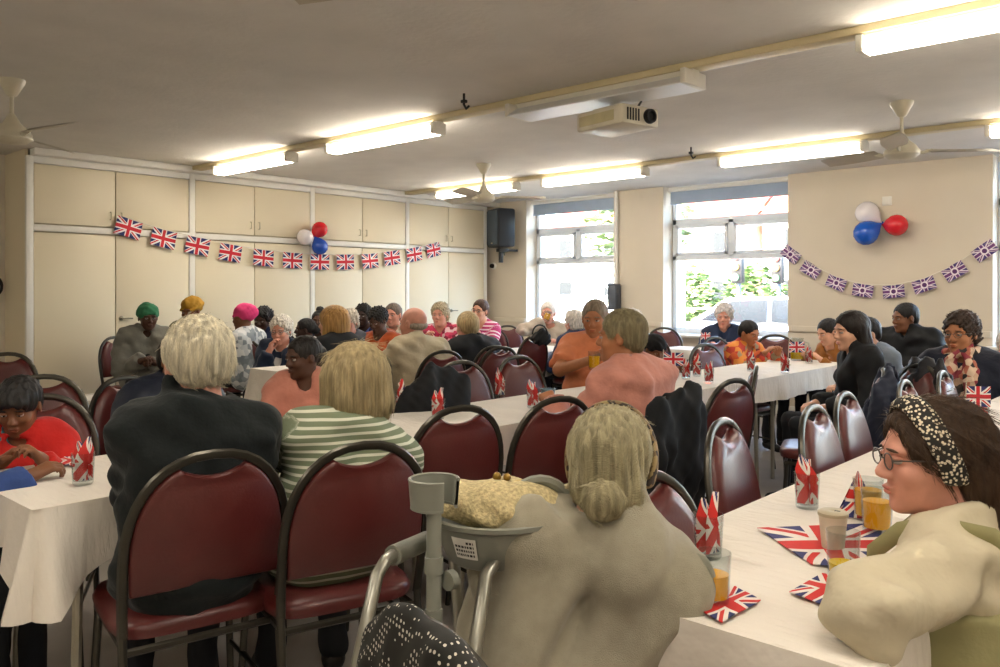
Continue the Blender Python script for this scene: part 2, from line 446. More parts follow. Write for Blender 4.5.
for i, (a, b) in enumerate([(-2.65, -1.35), (-.75, .55), (1.2, 2.5)]): strip(a, b, 1.2, True, lb4[i])  # extra row above the frame edge, added as fill for the near tables

M_fan = mat('cream_fan_enamel', '#c9c2ac', .4, var=.05)
M_fang = mat('beige_fan_blade', '#b7ae9b', .45, var=.06)
def fan(x, y, a0, label, drop=.30):
    t = thing('ceiling_fan', label, 'fan', (x, y, ZC), 0, 'ceiling fans')
    MB().lathe([(.075, 0), (.07, -.02), (.03, -.09), (.018, -.1)], n=18).build('canopy', M_fan, t)
    MB().tube([(0, 0, -.08), (0, 0, -drop + .05)], .012, 10).build('rod', M_fan, t)
    MB().lathe([(.014, -drop + .10), (.05, -drop + .04), (.085, -drop + .01), (.11, -drop - .025), (.11, -drop - .05), (.08, -drop - .075), (.0, -drop - .08)], n=24).build('motor', M_fan, t)
    for k in range(3):
        a = R(a0 + 120 * k); Rm = Matrix.Rotation(a, 3, 'Z')
        b = MB(); br = MB()
        br.tube([Rm @ Vector(p) for p in ((.08, 0, -drop - .03), (.14, 0, -drop - .035), (.2, 0, -drop - .02))], .012, 6)
        def P(u, v, Rm=Rm): 
            w = .05 + .022 * math.sin(u * 3.1); x_ = .17 + .45 * u
            return Rm @ Vector((x_, (v - .5) * 2 * w, -drop - .02 + (v - .5) * .035))
        b.grid(P, 10, 4, uv=False); b.grid(lambda u, v, P=P: Vector(P(u, v)) - Vector((0, 0, .006)), 10, 4, uv=False, flip=True)
        bo = b.build('blade', M_fang, t); br.build('blade_bracket', M_fan, bo)
fan(-5.42, 1.66, 10, 'cream ceiling fan at the left edge over the cupboards')
fan(-5.54, 5.87, 170, 'cream ceiling fan in the corner near the loudspeaker')
fan(-1.68, 5.82, 160, 'cream ceiling fan over the tables by the plain wall on the right')
fan(-1.62, 1.62, 195, 'cream ceiling fan above the near tables, one blade tip at the top edge')

px, py, pz = at(617, 4.92, 96)
pj = thing('projector', 'white ceiling projector beside the unlit strip light', 'projector', (px, py, ZC), R(-12))
MB().tube([(0, 0, 0), (0, 0, -.17)], .02, 10).build('mount_pole', M_bat, pj)
MB().box((0, 0, -.165), (.24, .18, .015), bev=.004).build('mount_plate', M_bat, pj)
MB().box((0, 0, -.235), (.40, .30, .115), bev=.018).build('body', mat('projector_shell', '#d4cdb8', .45), pj)
MB().box((-.02, -.151, -.235), (.30, .004, .06), bev=.001).build('side_panel', mat('projector_side', '#c1b78f', .5), pj)
for k in range(7): MB().box((-.2025, -.10 + k * .02, -.235), (.004, .009, .07)).build('vent_slat', M_black, pj)
ln = MB(); ln.lathe([(.042, 0), (.045, .01), (.04, .03), (.032, .03), (.028, .012), (0, .008)], (.20, .06, -.235), 20, Matrix.Rotation(R(90), 3, 'Y')); ln.build('lens', M_black, pj)
for k in range(5): MB().box((.2025, -.11 + k * .022, -.235), (.004, .010, .07)).build('vent_slat', M_black, pj)
cb = MB(); cb.tube([(.12, .05, -.17), (.15, .08, -.10), (.10, .12, -.03), (.10, .14, 0)], .007, 6); cb.build('cable', M_black, pj)

# wall loudspeaker
sp = thing('loudspeaker', 'black wall-mounted loudspeaker in the corner by the first window', 'loudspeaker', (-7.50, YW - .30, 1.93), R(-20))
MB().box((0, 0, .26), (.36, .26, .52), bev=.03).build('cabinet', mat('speaker_black', '#1b1e22', .55), sp)
MB().box((0, -.135, .26), (.30, .012, .46), bev=.012).build('grille', mat('speaker_grille', '#3a4650', .6, bump=.6, bs=400), sp)
MB().box((0, -.14, .05), (.05, .006, .02), bev=.002).build('badge', M_metal, sp)
bk = MB(); bk.box((0, .02, -.04), (.10, .14, .05), bev=.008); bk.box((0, .0, -.13), (.05, .05, .16), bev=.006); bk.box((0, .14, -.04), (.05, .22, .03)); bk.build('bracket', M_black, sp)
MB().tube([(-.02, .05, -.02), (-.12, .12, -.10), (-.25, .16, -.02), (-.33, .12, .02)], .009, 6).build('cable', M_black, sp)
for (px_, py_, lb) in ((487, 266, 'small dark sounder with white base on the wall under the loudspeaker'),):
    sx, sy, sz = on_wall_y(494, py_, YW - .0)
    so = thing('wall_sounder', lb, 'alarm', (sx, sy, sz)); MB().lathe([(.05, 0), (.05, .02), (.035, .03)], n=16, M=Matrix.Rotation(R(90), 3, 'X')).build('base', M_white, so)
    MB().lathe([(.033, .03), (.03, .06), (.0, .065)], n=16, M=Matrix.Rotation(R(90), 3, 'X')).build('horn', M_black, so)
for (px_, py_, lb) in ((464, 103, 'small black clip hanging from the trunking left of the projector'), (691, 154, 'small black clip hanging from the far trunking')):
    X_, Y_, Z_ = on_z(px_, py_, ZC - .06)
    h = MB(); h.tube([(X_, Y_, ZC - .0), (X_, Y_, ZC - .07), (X_ + .02, Y_, ZC - .10), (X_ + .045, Y_, ZC - .085)], .008, 6); h.box((X_, Y_, ZC - .05), (.035, .03, .02), bev=.004)
    tag(h.build('ceiling_clip', M_black), lb, 'clip')

# ------------------------------------------------------------------ banquet chairs
M_vinyl = mat('burgundy_vinyl', '#57211f', .36, var=.10, vs=6, bump=.25, bs=120, spec=.5, coat=.15)
M_cframe = mat('dark_bronze_tube', '#4c4942', .32, .8, var=.10)
HB = .92
def arch(s, inset=0., n=18):
    """back outline in the (x, z) plane, from the left foot of the back over the top to the right"""
    w = .205 - inset; zt = HB - .012 - inset; zs = .645; pts = [(-w * .97, .455), (-w * .99, .55)]
    for i in range(n + 1):
        a = math.pi - math.pi * i / n
        ca, sa = math.cos(a), math.sin(a); e = .86
        pts.append((w * math.copysign(abs(ca) ** e, ca), zs + (zt - zs) * abs(sa) ** e))
    pts += [(w * .99, .55), (w * .97, .455)]
    return pts
def back_y(z): return -.195 - (z - .45) * .19
def make_chair_meshes():
    me = {}
    f = MB(); f.tube([(x, back_y(z), z) for x, z in arch(0)], .0115, 8, flat=1.15); me['back_frame'] = f.mesh('back_frame', M_cframe)
    # padded panel with the hand-hold scoop at the top
    A = arch(0, .013, 40)
    A = [p for p in A if p[1] > .575]
    A = [(-.187, .562)] + A + [(.187, .562)]
    zt = max(p[1] for p in A)
    Lp = [p for p in A if p[0] < -.08]; Rp = [p for p in A if p[0] > .08]
    xs = Rp[0][0] if Rp else .1
    xl = Lp[-1][0]; zl = Lp[-1][1]
    sc_ = []
    for i in range(1, 12):
        u = i / 12; sc_.append((xl + (xs - xl) * u, zl - .026 * math.sin(math.pi * u) ** .8))
    out = Lp + sc_ + Rp
    cx = 0; cz = .71
    def ring(k, y): return [(cx + (x - cx) * k, back_y(cz + (z - cz) * k) + y, cz + (z - cz) * k) for x, z in out]
    n = len(out); rings = [ring(.965, -.016), ring(1.0, -.008), ring(1.0, .008), ring(.95, .022), ring(.80, .031)]
    p = MB(); p.add([q for r_ in rings for q in r_], [(j * n + i, j * n + (i + 1) % n, (j + 1) * n + (i + 1) % n, (j + 1) * n + i) for j in range(4) for i in range(n)] + [tuple(range(n - 1, -1, -1)), tuple(4 * n + i for i in range(n))])
    me['backrest'] = p.mesh('backrest', M_vinyl, angle=60)
    s = MB(); N = 32
    def rr(w, d, y0, z, e=.42):
        o = []
        for i in range(N):
            a = 2 * math.pi * i / N; c_, s_ = math.cos(a), math.sin(a)
            o.append((w * math.copysign(abs(c_) ** e, c_), y0 + d * math.copysign(abs(s_) ** e, s_), z))
        return o
    lv = [rr(.185, .19, .015, .435), rr(.21, .215, .015, .442), rr(.215, .22, .015, .462), rr(.205, .21, .015, .482), rr(.16, .165, .015, .492)]
    s.add([q for r_ in lv for q in r_], [(j * N + i, j * N + (i + 1) % N, (j + 1) * N + (i + 1) % N, (j + 1) * N + i) for j in range(4) for i in range(N)] + [tuple(range(N - 1, -1, -1)), tuple(4 * N + i for i in range(N))])
    me['seat'] = s.mesh('seat', M_vinyl, angle=60)
    g = MB(); g.tube([(-.19, -.19, .415), (-.19, .2, .415), (.19, .2, .415), (.19, -.19, .415)], .011, 6, closed=True); me['seat_frame'] = g.mesh('seat_frame', M_cframe)
    for sx, nm in ((-1, 'legL'), (1, 'legR')):
        l = MB(); l.tube([(sx * .185, .19, .42), (sx * .195, .205, .2), (sx * .205, .222, 0)], .0115, 8); me['f' + nm] = l.mesh('leg', M_cframe)
        l = MB(); l.tube([(sx * .199, back_y(.46), .46), (sx * .2, -.21, .36), (sx * .205, -.25, 0)], .0115, 8); me['r' + nm] = l.mesh('leg', M_cframe)
    t = MB(); t.tube([(-.197, -.225, .22), (-.194, .205, .22)], .007, 6); me['stL'] = t.mesh('stretcher', M_cframe)
    t = MB(); t.tube([(.197, -.225, .22), (.194, .205, .22)], .007, 6); me['stR'] = t.mesh('stretcher', M_cframe)
    return me
CHM = make_chair_meshes()
CHN = {'back_frame': 'back_frame', 'backrest': 'backrest', 'seat': 'seat', 'seat_frame': 'seat_frame', 'flegL': 'leg', 'flegR': 'leg', 'rlegL': 'leg', 'rlegR': 'leg', 'stL': 'stretcher', 'stR': 'stretcher'}
def chair(x, y, face, label, group='burgundy banquet chairs'):
    """face: world direction (degrees) the sitter looks"""
    t = thing('banquet_chair', label, 'chair', (x, y, 0), R(face - 90), group)
    for k, me in CHM.items(): link(CHN[k], me, t)
    return t

# ------------------------------------------------------------------ tables and cloths
M_cloth = mat('cream_table_cloth', '#e2dbd0', .8, var=.03, vs=3, bump=.7, bs=14, bdist=.010, stretch=(1., 3.5, 1.))
M_tleg = mat('pale_metal_table_leg', '#a9a495', .35, .6)
M_ttop = mat('laminate_table_top', '#c9c0ae', .4)
TZ = .735
def table(x0, x1, y0, y1, label, z=TZ, legs=True, group='folding tables'):
    t = thing('folding_table', label, 'table', ((x0 + x1) / 2, (y0 + y1) / 2, 0), 0, group)
    hx, hy = (x1 - x0) / 2, (y1 - y0) / 2
    MB().box((0, 0, z - .016), (hx * 2 - .01, hy * 2 - .01, .028), bev=.006).build('table_top', M_ttop, t)
    a = MB(); a.box((0, hy - .14, z - .05), (hx * 2 - .1, .03, .03)); a.box((0, -hy + .14, z - .05), (hx * 2 - .1, .03, .03)); a.build('apron', M_tleg, t)
    for sx in (-1, 1):
        for sy in (-1, 1):
            l = MB(); l.tube([(sx * (hx - .07), sy * (hy - .14), z - .04), (sx * (hx - .06), sy * (hy - .12), 0)], .0145, 8); l.build('leg', M_tleg, t)
    return t
def cloth(x0, x1, y0, y1, label, z=TZ, drop=.22, corner=.12, seed=1, group='tablecloths'):
    rr = random.Random(seed); cx, cy = (x0 + x1) / 2, (y0 + y1) / 2; hx, hy = (x1 - x0) / 2 + .004, (y1 - y0) / 2 + .004
    per = []; rc = .03; st_ = .035
    def seg(a, b, nx, ny):
        L = math.hypot(b[0] - a[0], b[1] - a[1]); n = max(2, int(L / st_))
        for i in range(n): u = i / n; per.append((a[0] + (b[0] - a[0]) * u, a[1] + (b[1] - a[1]) * u, nx, ny))
    cs = [(hx - rc, hy - rc, 0), (-hx + rc, hy - rc, 90), (-hx + rc, -hy + rc, 180), (hx - rc, -hy + rc, 270)]
    for k, (ax, ay, a0) in enumerate(cs):
        for i in range(10):
            a = R(a0 + 90 * i / 10); per.append((ax + rc * math.cos(a), ay + rc * math.sin(a), math.cos(a), math.sin(a)))
        bx_, by_, b0 = cs[(k + 1) % 4]; a = R(a0 + 90)
        seg((ax + rc * math.cos(a), ay + rc * math.sin(a)), (bx_ + rc * math.cos(a), by_ + rc * math.sin(a)), math.cos(a), math.sin(a))
    n = len(per); m = MB(); lev = 7; vs = []
    ph = [rr.uniform(0, 6.28) for _ in range(6)]
    # skirt
    for j in range(lev + 1):
        u = j / lev
        for i, (px_, py_, nx, ny) in enumerate(per):
            dcor = min(math.hypot(abs(px_) - hx, abs(py_) - hy), .5); cw = max(0, 1 - dcor / .22)
            dr = drop + corner * cw ** 1.3 + .008 * math.sin(i * .23 + ph[0])
            s_ = px_ * (abs(ny) > .5) + py_ * (abs(nx) > .5)
            w = .010 * math.sin(s_ * 21 + ph[1]) + .008 * math.sin(s_ * 37 + ph[2]) + .006 * math.sin(s_ * 9 + ph[3])
            off = .004 + u * (.014 + w + .06 * cw ** 2 + .03 * cw * math.sin(i * .9))
            vs.append((px_ + nx * off, py_ + ny * off, z + .003 - (.012 * min(1, u * 4)) - dr * u + (0 if j else 0)))
    fs = [(j * n + i, j * n + (i + 1) % n, (j + 1) * n + (i + 1) % n, (j + 1) * n + i) for j in range(lev) for i in range(n)]
    fs = [f[::-1] for f in fs]
    m.add(vs, fs)
    # top with faint creases
    nx_, ny_ = 24, max(24, int(hy * 2 / .05))
    def P(a, b):
        e = min(a, 1 - a, b, 1 - b); k = min(1, e * 12)
        X_, Y_ = (a - .5) * 2 * (hx + .004), (b - .5) * 2 * (hy + .004)
        return (X_, Y_, z + .003 + k * (.0018 * math.sin(X_ * 40 + 3 * math.sin(Y_ * 5) + ph[4]) + .0018 * math.sin(Y_ * 27 + 2 * math.sin(X_ * 8) + ph[5]) + .001 * math.sin(Y_ * 61 + X_ * 9)))
    m.grid(P, nx_, ny_, uv=False)
    o = m.build('tablecloth', M_cloth, None, angle=70, loc=(cx, cy, 0))
    return tag(o, label, 'tablecloth', group)
# rows of tables
R1, R0, R2 = (-3.01, -2.40, .79, 7.02), (-1.00, -.42, 1.31, 6.3), (-5.62, -5.03, 3.36, 6.95)
for nm, (x0, x1, y0, y1), k, lbs in (('m', R1, 4, ['near end', 'second', 'third', 'window end']), ('r', R0, 3, ['near end', 'middle', 'far end']), ('l', R2, 2, ['near end', 'window end'])):
    rown = {'m': 'long middle row', 'r': 'row on the right', 'l': 'row by the cupboards'}[nm]
    for i in range(k):
        a, b = y0 + (y1 - y0) * i / k, y0 + (y1 - y0) * (i + 1) / k
        table(x0 + .005, x1 - .005, a + .004, b - .004, 'folding table under the cloth, %s of the %s' % (lbs[i], rown))
cloth(*R1, 'long white cloth over the middle row of tables, napkins in glasses along it', seed=3, drop=.15, corner=.13)
cloth(*R0, 'white cloth on the right row of tables with flat flag napkins and juice', seed=5)
cloth(*R2, 'white cloth on the table row in front of the cupboards', seed=8)
T4 = (-4.5, -3.68, 7.35, 7.85)
table(*T4, 'small table under a white cloth in front of the window with parked cars'); cloth(*T4, 'white cloth on the small table under the window with parked cars', seed=9)
T5 = (-4.95, -4.25, 1.55, 2.35)
t5 = table(*T5, 'bare laminate folding table with papers behind the boy in red')
for i, (dx, dy, a) in enumerate(((-.1, -.12, 12), (.12, .05, -20), (-.05, .22, 35))):
    pm = MB(); pm.box((0, 0, .0015), (.21, .297, .002)); o = pm.build('paper_sheet', mat('paper', '#e8e4da', .8, var=.03), None, loc=((T5[0] + T5[1]) / 2 + dx, (T5[2] + T5[3]) / 2 + dy, TZ + .001 + i * .003), rz=R(a))
    tag(o, ['white paper sheet nearest the boy on the bare table', 'white paper sheet lying askew on the bare table', 'white paper sheet at the far end of the bare table'][i], 'paper', 'papers on the bare table')
# ------------------------------------------------------------------ figures: smooth-union fields turned into one surface
V3 = lambda *a: np.array(a, dtype=np.float64)
def rotm(ax, deg):
    return np.array(Matrix.Rotation(R(deg), 3, ax))
class Field:
    def __init__(s): s.p = []
    def ell(s, c, r, Rm=None, k=.02, sub=False):
        s.p.append(('e', np.array(c, float), np.array(r, float), Rm, k, sub)); return s
    def rc(s, a, b, ra, rb, k=.02, sub=False, cap=False):
        s.p.append(('c', np.array(a, float), np.array(b, float), (ra, rb, cap), k, sub)); return s
    def ring(s, c, rx, ry, r, Rm=None, k=.01, zs=1.0):
        s.p.append(('r', np.array(c, float), (rx, ry, r, zs), Rm, k, False)); return s
    def xf(s, Rm, t, sc=1.0):
        """same field moved by rotation, scale and translation"""
        o = Field()
        for q in s.p:
            if q[0] == 'e': o.p.append(('e', Rm @ (q[1] * sc) + t, q[2] * sc, Rm if q[3] is None else Rm @ q[3], q[4] * sc, q[5]))
            elif q[0] == 'c': o.p.append(('c', Rm @ (q[1] * sc) + t, Rm @ (q[2] * sc) + t, (q[3][0] * sc, q[3][1] * sc, q[3][2]), q[4] * sc, q[5]))
            else: o.p.append(('r', Rm @ (q[1] * sc) + t, (q[2][0] * sc, q[2][1] * sc, q[2][2] * sc, q[2][3]), Rm if q[3] is None else Rm @ q[3], q[4] * sc, False))
        return o
    def merge(s, o): s.p += o.p; return s
    def bbox(s, pad):
        lo = V3(9, 9, 9); hi = -lo
        for q in s.p:
            if q[5]: continue
            a, b = s._bb(q); lo = np.minimum(lo, a); hi = np.maximum(hi, b)
        return lo - pad, hi + pad
    def _bb(s, q):
        if q[0] == 'e':
            e = q[2] if q[3] is None else np.sqrt(((q[3] * q[2][None, :]) ** 2).sum(1)); return q[1] - e, q[1] + e
        if q[0] == 'c':
            r = max(q[3][:2]); return np.minimum(q[1], q[2]) - r, np.maximum(q[1], q[2]) + r
        m = max(q[2][0], q[2][1]) + q[2][2] * max(1, q[2][3]); return q[1] - m, q[1] + m
    def surface(s, h, noise=None, cutz=None):
        lo, hi = s.bbox(2.2 * h + (noise[0] if noise else 0)); n = np.maximum(4, np.ceil((hi - lo) / h).astype(int) + 1)
        ax = [lo[i] + h * np.arange(n[i]) for i in range(3)]
        F = np.full(n, .06, dtype=np.float32)
        for q in s.p:
            k = q[4]; a, b = s._bb(q); m = k + 2.5 * h
            i0 = np.maximum(0, np.floor((a - m - lo) / h).astype(int)); i1 = np.minimum(n, np.ceil((b + m - lo) / h).astype(int) + 1)
            if (i1 <= i0).any(): continue
            X = ax[0][i0[0]:i1[0]].astype(np.float32)[:, None, None]; Y = ax[1][i0[1]:i1[1]].astype(np.float32)[None, :, None]; Z = ax[2][i0[2]:i1[2]].astype(np.float32)[None, None, :]
            x, y, z = X - np.float32(q[1][0]), Y - np.float32(q[1][1]), Z - np.float32(q[1][2])
            if q[0] == 'c':
                d_ = q[2] - q[1]; L2 = float(d_ @ d_) + 1e-12
                t = (x * np.float32(d_[0]) + y * np.float32(d_[1]) + z * np.float32(d_[2])) / np.float32(L2); tc = np.clip(t, 0, 1)
                D = np.sqrt((x - tc * np.float32(d_[0])) ** 2 + (y - tc * np.float32(d_[1])) ** 2 + (z - tc * np.float32(d_[2])) ** 2) - (np.float32(q[3][0]) + tc * np.float32(q[3][1] - q[3][0]))
                if q[3][2]: D = np.maximum(D, (t - 1) * np.float32(math.sqrt(L2)))
            else:
                Rm = q[3]
                if Rm is not None:
                    g = Rm.astype(np.float32); x, y, z = x * g[0, 0] + y * g[1, 0] + z * g[2, 0], x * g[0, 1] + y * g[1, 1] + z * g[2, 1], x * g[0, 2] + y * g[1, 2] + z * g[2, 2]
                if q[0] == 'e':
                    r = q[2].astype(np.float32); k0 = np.sqrt((x / r[0]) ** 2 + (y / r[1]) ** 2 + (z / r[2]) ** 2) + 1e-6
                    k1 = np.sqrt((x / r[0] ** 2) ** 2 + (y / r[1] ** 2) ** 2 + (z / r[2] ** 2) ** 2) + 1e-6; D = k0 * (k0 - 1) / k1
                else:
                    rx, ry, r, zs = q[2]; qd = (np.sqrt((x / rx) ** 2 + (y / ry) ** 2) - 1) * (rx + ry) / 2; D = np.sqrt(qd ** 2 + (z / zs) ** 2) - r
            sl = (slice(i0[0], i1[0]), slice(i0[1], i1[1]), slice(i0[2], i1[2])); G = F[sl]
            if q[5]: D = -D; hh = np.clip(.5 - .5 * (G - D) / k, 0, 1); F[sl] = G * (1 - hh) + D * hh + k * hh * (1 - hh)
            else: hh = np.clip(.5 + .5 * (G - D) / k, 0, 1); F[sl] = G * (1 - hh) + D * hh - k * hh * (1 - hh)
        if noise:
            amp, waves = noise
            A = [a.astype(np.float32) for a in ax]
            for (w, kx, ky, kz, ph) in waves:
                # separable complex product keeps this cheap
                e = np.exp(1j * (kx * A[0] + ph))[:, None, None] * np.exp(1j * ky * A[1])[None, :, None] * np.exp(1j * kz * A[2])[None, None, :]
                F += (amp * w) * e.imag.astype(np.float32)
        if cutz is not None: F = np.maximum(F, (cutz - ax[2]).astype(np.float32)[None, None, :])
        return snet(F, ax)
def snet(F, ax):
    S = F < 0; n = F.shape
    cnt = np.zeros([q - 1 for q in n], np.int8)
    for a in (0, 1):
        for b in (0, 1):
            for c in (0, 1): cnt += S[a:n[0] - 1 + a, b:n[1] - 1 + b, c:n[2] - 1 + c]
    act = (cnt > 0) & (cnt < 8); I = np.argwhere(act); N = len(I)
    if N == 0: return np.zeros((0, 3)), np.zeros((0, 4), int)
    pos = np.zeros((N, 3)); num = np.zeros(N); h = [ax[i][1] - ax[i][0] for i in range(3)]
    for axis in range(3):
        o1, o2 = [q for q in range(3) if q != axis]
        for u in (0, 1):
            for v in (0, 1):
                off = [0, 0, 0]; off[o1] = u; off[o2] = v
                p0 = I + off; p1 = p0.copy(); p1[:, axis] += 1
                f0 = F[p0[:, 0], p0[:, 1], p0[:, 2]]; f1 = F[p1[:, 0], p1[:, 1], p1[:, 2]]
                m = (f0 < 0) != (f1 < 0); t = np.where(m, f0 / np.where(m, f0 - f1, 1), 0)
                q = p0.astype(float); q[:, axis] += t; pos += q * m[:, None]; num += m
    pos /= num[:, None]
    V = np.stack([ax[i][0] + pos[:, i] * h[i] for i in range(3)], 1)
    vid = np.full(act.shape, -1, np.int64); vid[act] = np.arange(N)
    Q = []
    for axis in range(3):
        b, c = (axis + 1) % 3, (axis + 2) % 3
        sl0 = [slice(None)] * 3; sl1 = [slice(None)] * 3; sl0[axis] = slice(0, n[axis] - 1); sl1[axis] = slice(1, n[axis])
        A_, B_ = S[tuple(sl0)], S[tuple(sl1)]; E = np.argwhere(A_ != B_)
        ok = (E[:, b] >= 1) & (E[:, b] < n[b] - 1) & (E[:, c] >= 1) & (E[:, c] < n[c] - 1); E = E[ok]
        ins = A_[E[:, 0], E[:, 1], E[:, 2]]
        def cell(db, dc):
            q = E.copy(); q[:, b] += db; q[:, c] += dc; return vid[q[:, 0], q[:, 1], q[:, 2]]
        f = np.stack([cell(-1, -1), cell(0, -1), cell(0, 0), cell(-1, 0)], 1); f[~ins] = f[~ins][:, ::-1]; Q.append(f)
    Q = np.concatenate(Q); Q = Q[(Q >= 0).all(1)]
    return V, Q
class Surf:
    """accumulates surfaces with material slots"""
    def __init__(s): s.V = []; s.Q = []; s.M = []; s.n = 0
    def add(s, V, Q, mi=0):
        if len(V) == 0: return s
        s.V.append(V); s.Q.append(Q + s.n); s.M.append(np.full(len(Q), mi)); s.n += len(V); return s
    def sphere(s, c, r, Rm, mi, nu=10, nv=7):
        V = []
        for j in range(nv + 1):
            ph = math.pi * j / nv - math.pi / 2
            for i in range(nu):
                th = 2 * math.pi * i / nu; V.append((r[0] * math.cos(ph) * math.cos(th), r[1] * math.cos(ph) * math.sin(th), r[2] * math.sin(ph)))
        V = np.array(V) @ Rm.T + c
        Q = np.array([(j * nu + i, j * nu + (i + 1) % nu, (j + 1) * nu + (i + 1) % nu, (j + 1) * nu + i) for j in range(nv) for i in range(nu)])
        return s.add(V, Q, mi)
    def mesh(s, name, mats, fl=None):
        V = np.concatenate(s.V).astype(np.float32); Q = np.concatenate(s.Q).astype(np.int32); M = np.concatenate(s.M).astype(np.int32)
        me = bpy.data.meshes.new(name); me.vertices.add(len(V)); me.vertices.foreach_set('co', V.ravel()); me.loops.add(Q.size); me.loops.foreach_set('vertex_index', Q.ravel())
        me.polygons.add(len(Q)); me.polygons.foreach_set('loop_start', np.arange(0, Q.size, 4, dtype=np.int32))
        for m in mats: me.materials.append(m)
        me.polygons.foreach_set('material_index', M); me.polygons.foreach_set('use_smooth', np.ones(len(Q), bool))
        if fl is not None:
            a = me.attributes.new('fl', 'FLOAT', 'POINT'); a.data.foreach_set('value', fl(V).astype(np.float32))
        me.update(calc_edges=True); return me
def folds(seed, amp, base=26., zmix=1.4):
    r = random.Random(seed); w = []
    for i in range(7):
        th = r.uniform(0, 6.28); f = base * r.uniform(.5, 1.9); el = r.uniform(-.6, 1.2) * zmix
        w.append((r.uniform(.4, 1.), f * math.cos(th), f * math.sin(th), f * el, r.uniform(0, 6.28)))
    for i in range(4):
        th = r.uniform(0, 6.28); f = base * r.uniform(2.4, 3.4); w.append((.22, f * math.cos(th), f * math.sin(th), f * r.uniform(-1, 1), r.uniform(0, 6.28)))
    return (amp, w)

# ---- heads (local frame: x right, y forward, z up, origin at head centre, chin to crown .23)
def head_field(old=False, fem=False, child=False):
    f = Field()
    f.ell((0, -.012, .030), (.075, .095, .085)).ell((0, .024, -.030), (.060, .062, .082), k=.03)
    f.ell((0, .032, -.076), (.046 if not fem else .041, .045, .034), k=.03).ell((0, .070, -.098), (.02, .016, .014), k=.02)
    f.rc((0, .080, .012), (0, .103, -.026), .008, .012, k=.012)
    for s in (-1, 1):
        f.ell((s * .011, .094, -.032), (.009, .011, .008), k=.008)
        f.ell((s * .028, .074, .022), (.026, .014, .009), k=.014)
        f.ell((s * .037, .058, -.028), (.024, .022, .022), k=.02)
        f.ell((s * .030, .099, .002), (.017, .016, .011), k=.012, sub=True)
        f.ell((s * .0765, -.008, -.004), (.009, .019, .031), rotm('Z', s * -18) @ rotm('X', -12), k=.006)
        f.ell((s * .086, -.003, .0), (.006, .010, .018), k=.005, sub=True)
    f.ell((0, .089, -.058), (.021, .009, .0055), k=.006).ell((0, .087, -.068), (.018, .009, .006), k=.006)
    f.ell((0, .099, -.063), (.022, .008, .0016), k=.003, sub=True)
    return f
def hair_field(kind):
    f = Field(); face = lambda zt=-.025, ry=.058, w=.072: f.ell((0, .098, zt), (w, ry, .092), k=.012, sub=True)
    ears = lambda: [f.ell((s * .088, .004, -.016), (.022, .026, .036), k=.008, sub=True) for s in (-1, 1)]
    if kind == 'short':
        f.ell((0, -.016, .036), (.083, .103, .090)).ell((0, -.062, -.012), (.068, .045, .058), k=.02); face(); ears()
    elif kind == 'full':       # thick short hair, man seen from behind
        f.ell((0, -.018, .036), (.087, .108, .094)).ell((0, -.062, -.006), (.073, .048, .058), k=.02); face(-.025, .062); f.ell((0, -.075, -.118), (.13, .10, .058), k=.012, sub=True)
        for s in (-1, 1): f.ell((s * .092, .012, -.022), (.024, .030, .040), k=.008, sub=True)
    elif kind == 'fringe':     # boy, hair falling over the forehead
        f.ell((0, -.012, .038), (.086, .106, .090)).ell((0, -.06, -.012), (.072, .045, .06), k=.02).ell((0, .07, .05), (.062, .036, .034), k=.02); face(-.05, .06); ears()
    elif kind == 'bald':
        f.ell((0, -.04, -.012), (.0785, .069, .036)); ears()
    elif kind == 'bob':
        f.ell((0, -.014, .034), (.092, .110, .094))
        for s in (-1, 1): f.rc((s * .066, -.005, .02), (s * .074, .004, -.095), .040, .034, k=.03)
        f.ell((0, -.058, -.040), (.092, .062, .092), k=.03); face(-.03, .058, .062)
    elif kind == 'long':
        f.ell((0, -.014, .034), (.086, .106, .092))
        for s in (-1, 1): f.rc((s * .062, -.025, .02), (s * .078, -.035, -.22), .034, .028, k=.03)
        f.ell((0, -.070, -.13), (.092, .042, .19), k=.03); face(-.035, .074, .066)
    elif kind == 'loose':      # shoulder length and wavy, swept back behind the ear
        f.ell((0, -.016, .034), (.088, .108, .092)); f.ell((0, -.082, -.045), (.086, .068, .11), k=.03).ell((.0, -.105, -.14), (.095, .060, .07), k=.03)
        face(-.02, .064, .068); [f.ell((s * .094, .008, -.01), (.03, .030, .040), k=.008, sub=True) for s in (-1, 1)]
    elif kind == 'bun':
        f.ell((0, -.016, .034), (.085, .104, .090)).ell((0, -.072, -.03), (.072, .046, .066), k=.025).ell((0, -.126, -.050), (.042, .034, .036), k=.008); face(); ears()
        f.rc((.055, -.07, -.04), (.062, -.075, -.13), .018, .008, k=.02)
    elif kind == 'updo':
        f.ell((0, -.016, .034), (.083, .102, .089)).ell((0, -.11, .0), (.05, .045, .05), k=.02); face(); ears()
    elif kind == 'puff':
        f.ell((0, -.016, .034), (.082, .101, .088)).ell((0, -.05, .13), (.045, .045, .035), k=.01); face(); ears()
    elif kind == 'curly':
        f.ell((0, -.016, .040), (.092, .112, .098)).ell((0, -.066, -.018), (.080, .05, .066), k=.02); face(-.025, .06)
    elif kind == 'afro':
        f.ell((0, -.02, .045), (.092, .108, .098)); face(-.03, .06); ears()
    return f
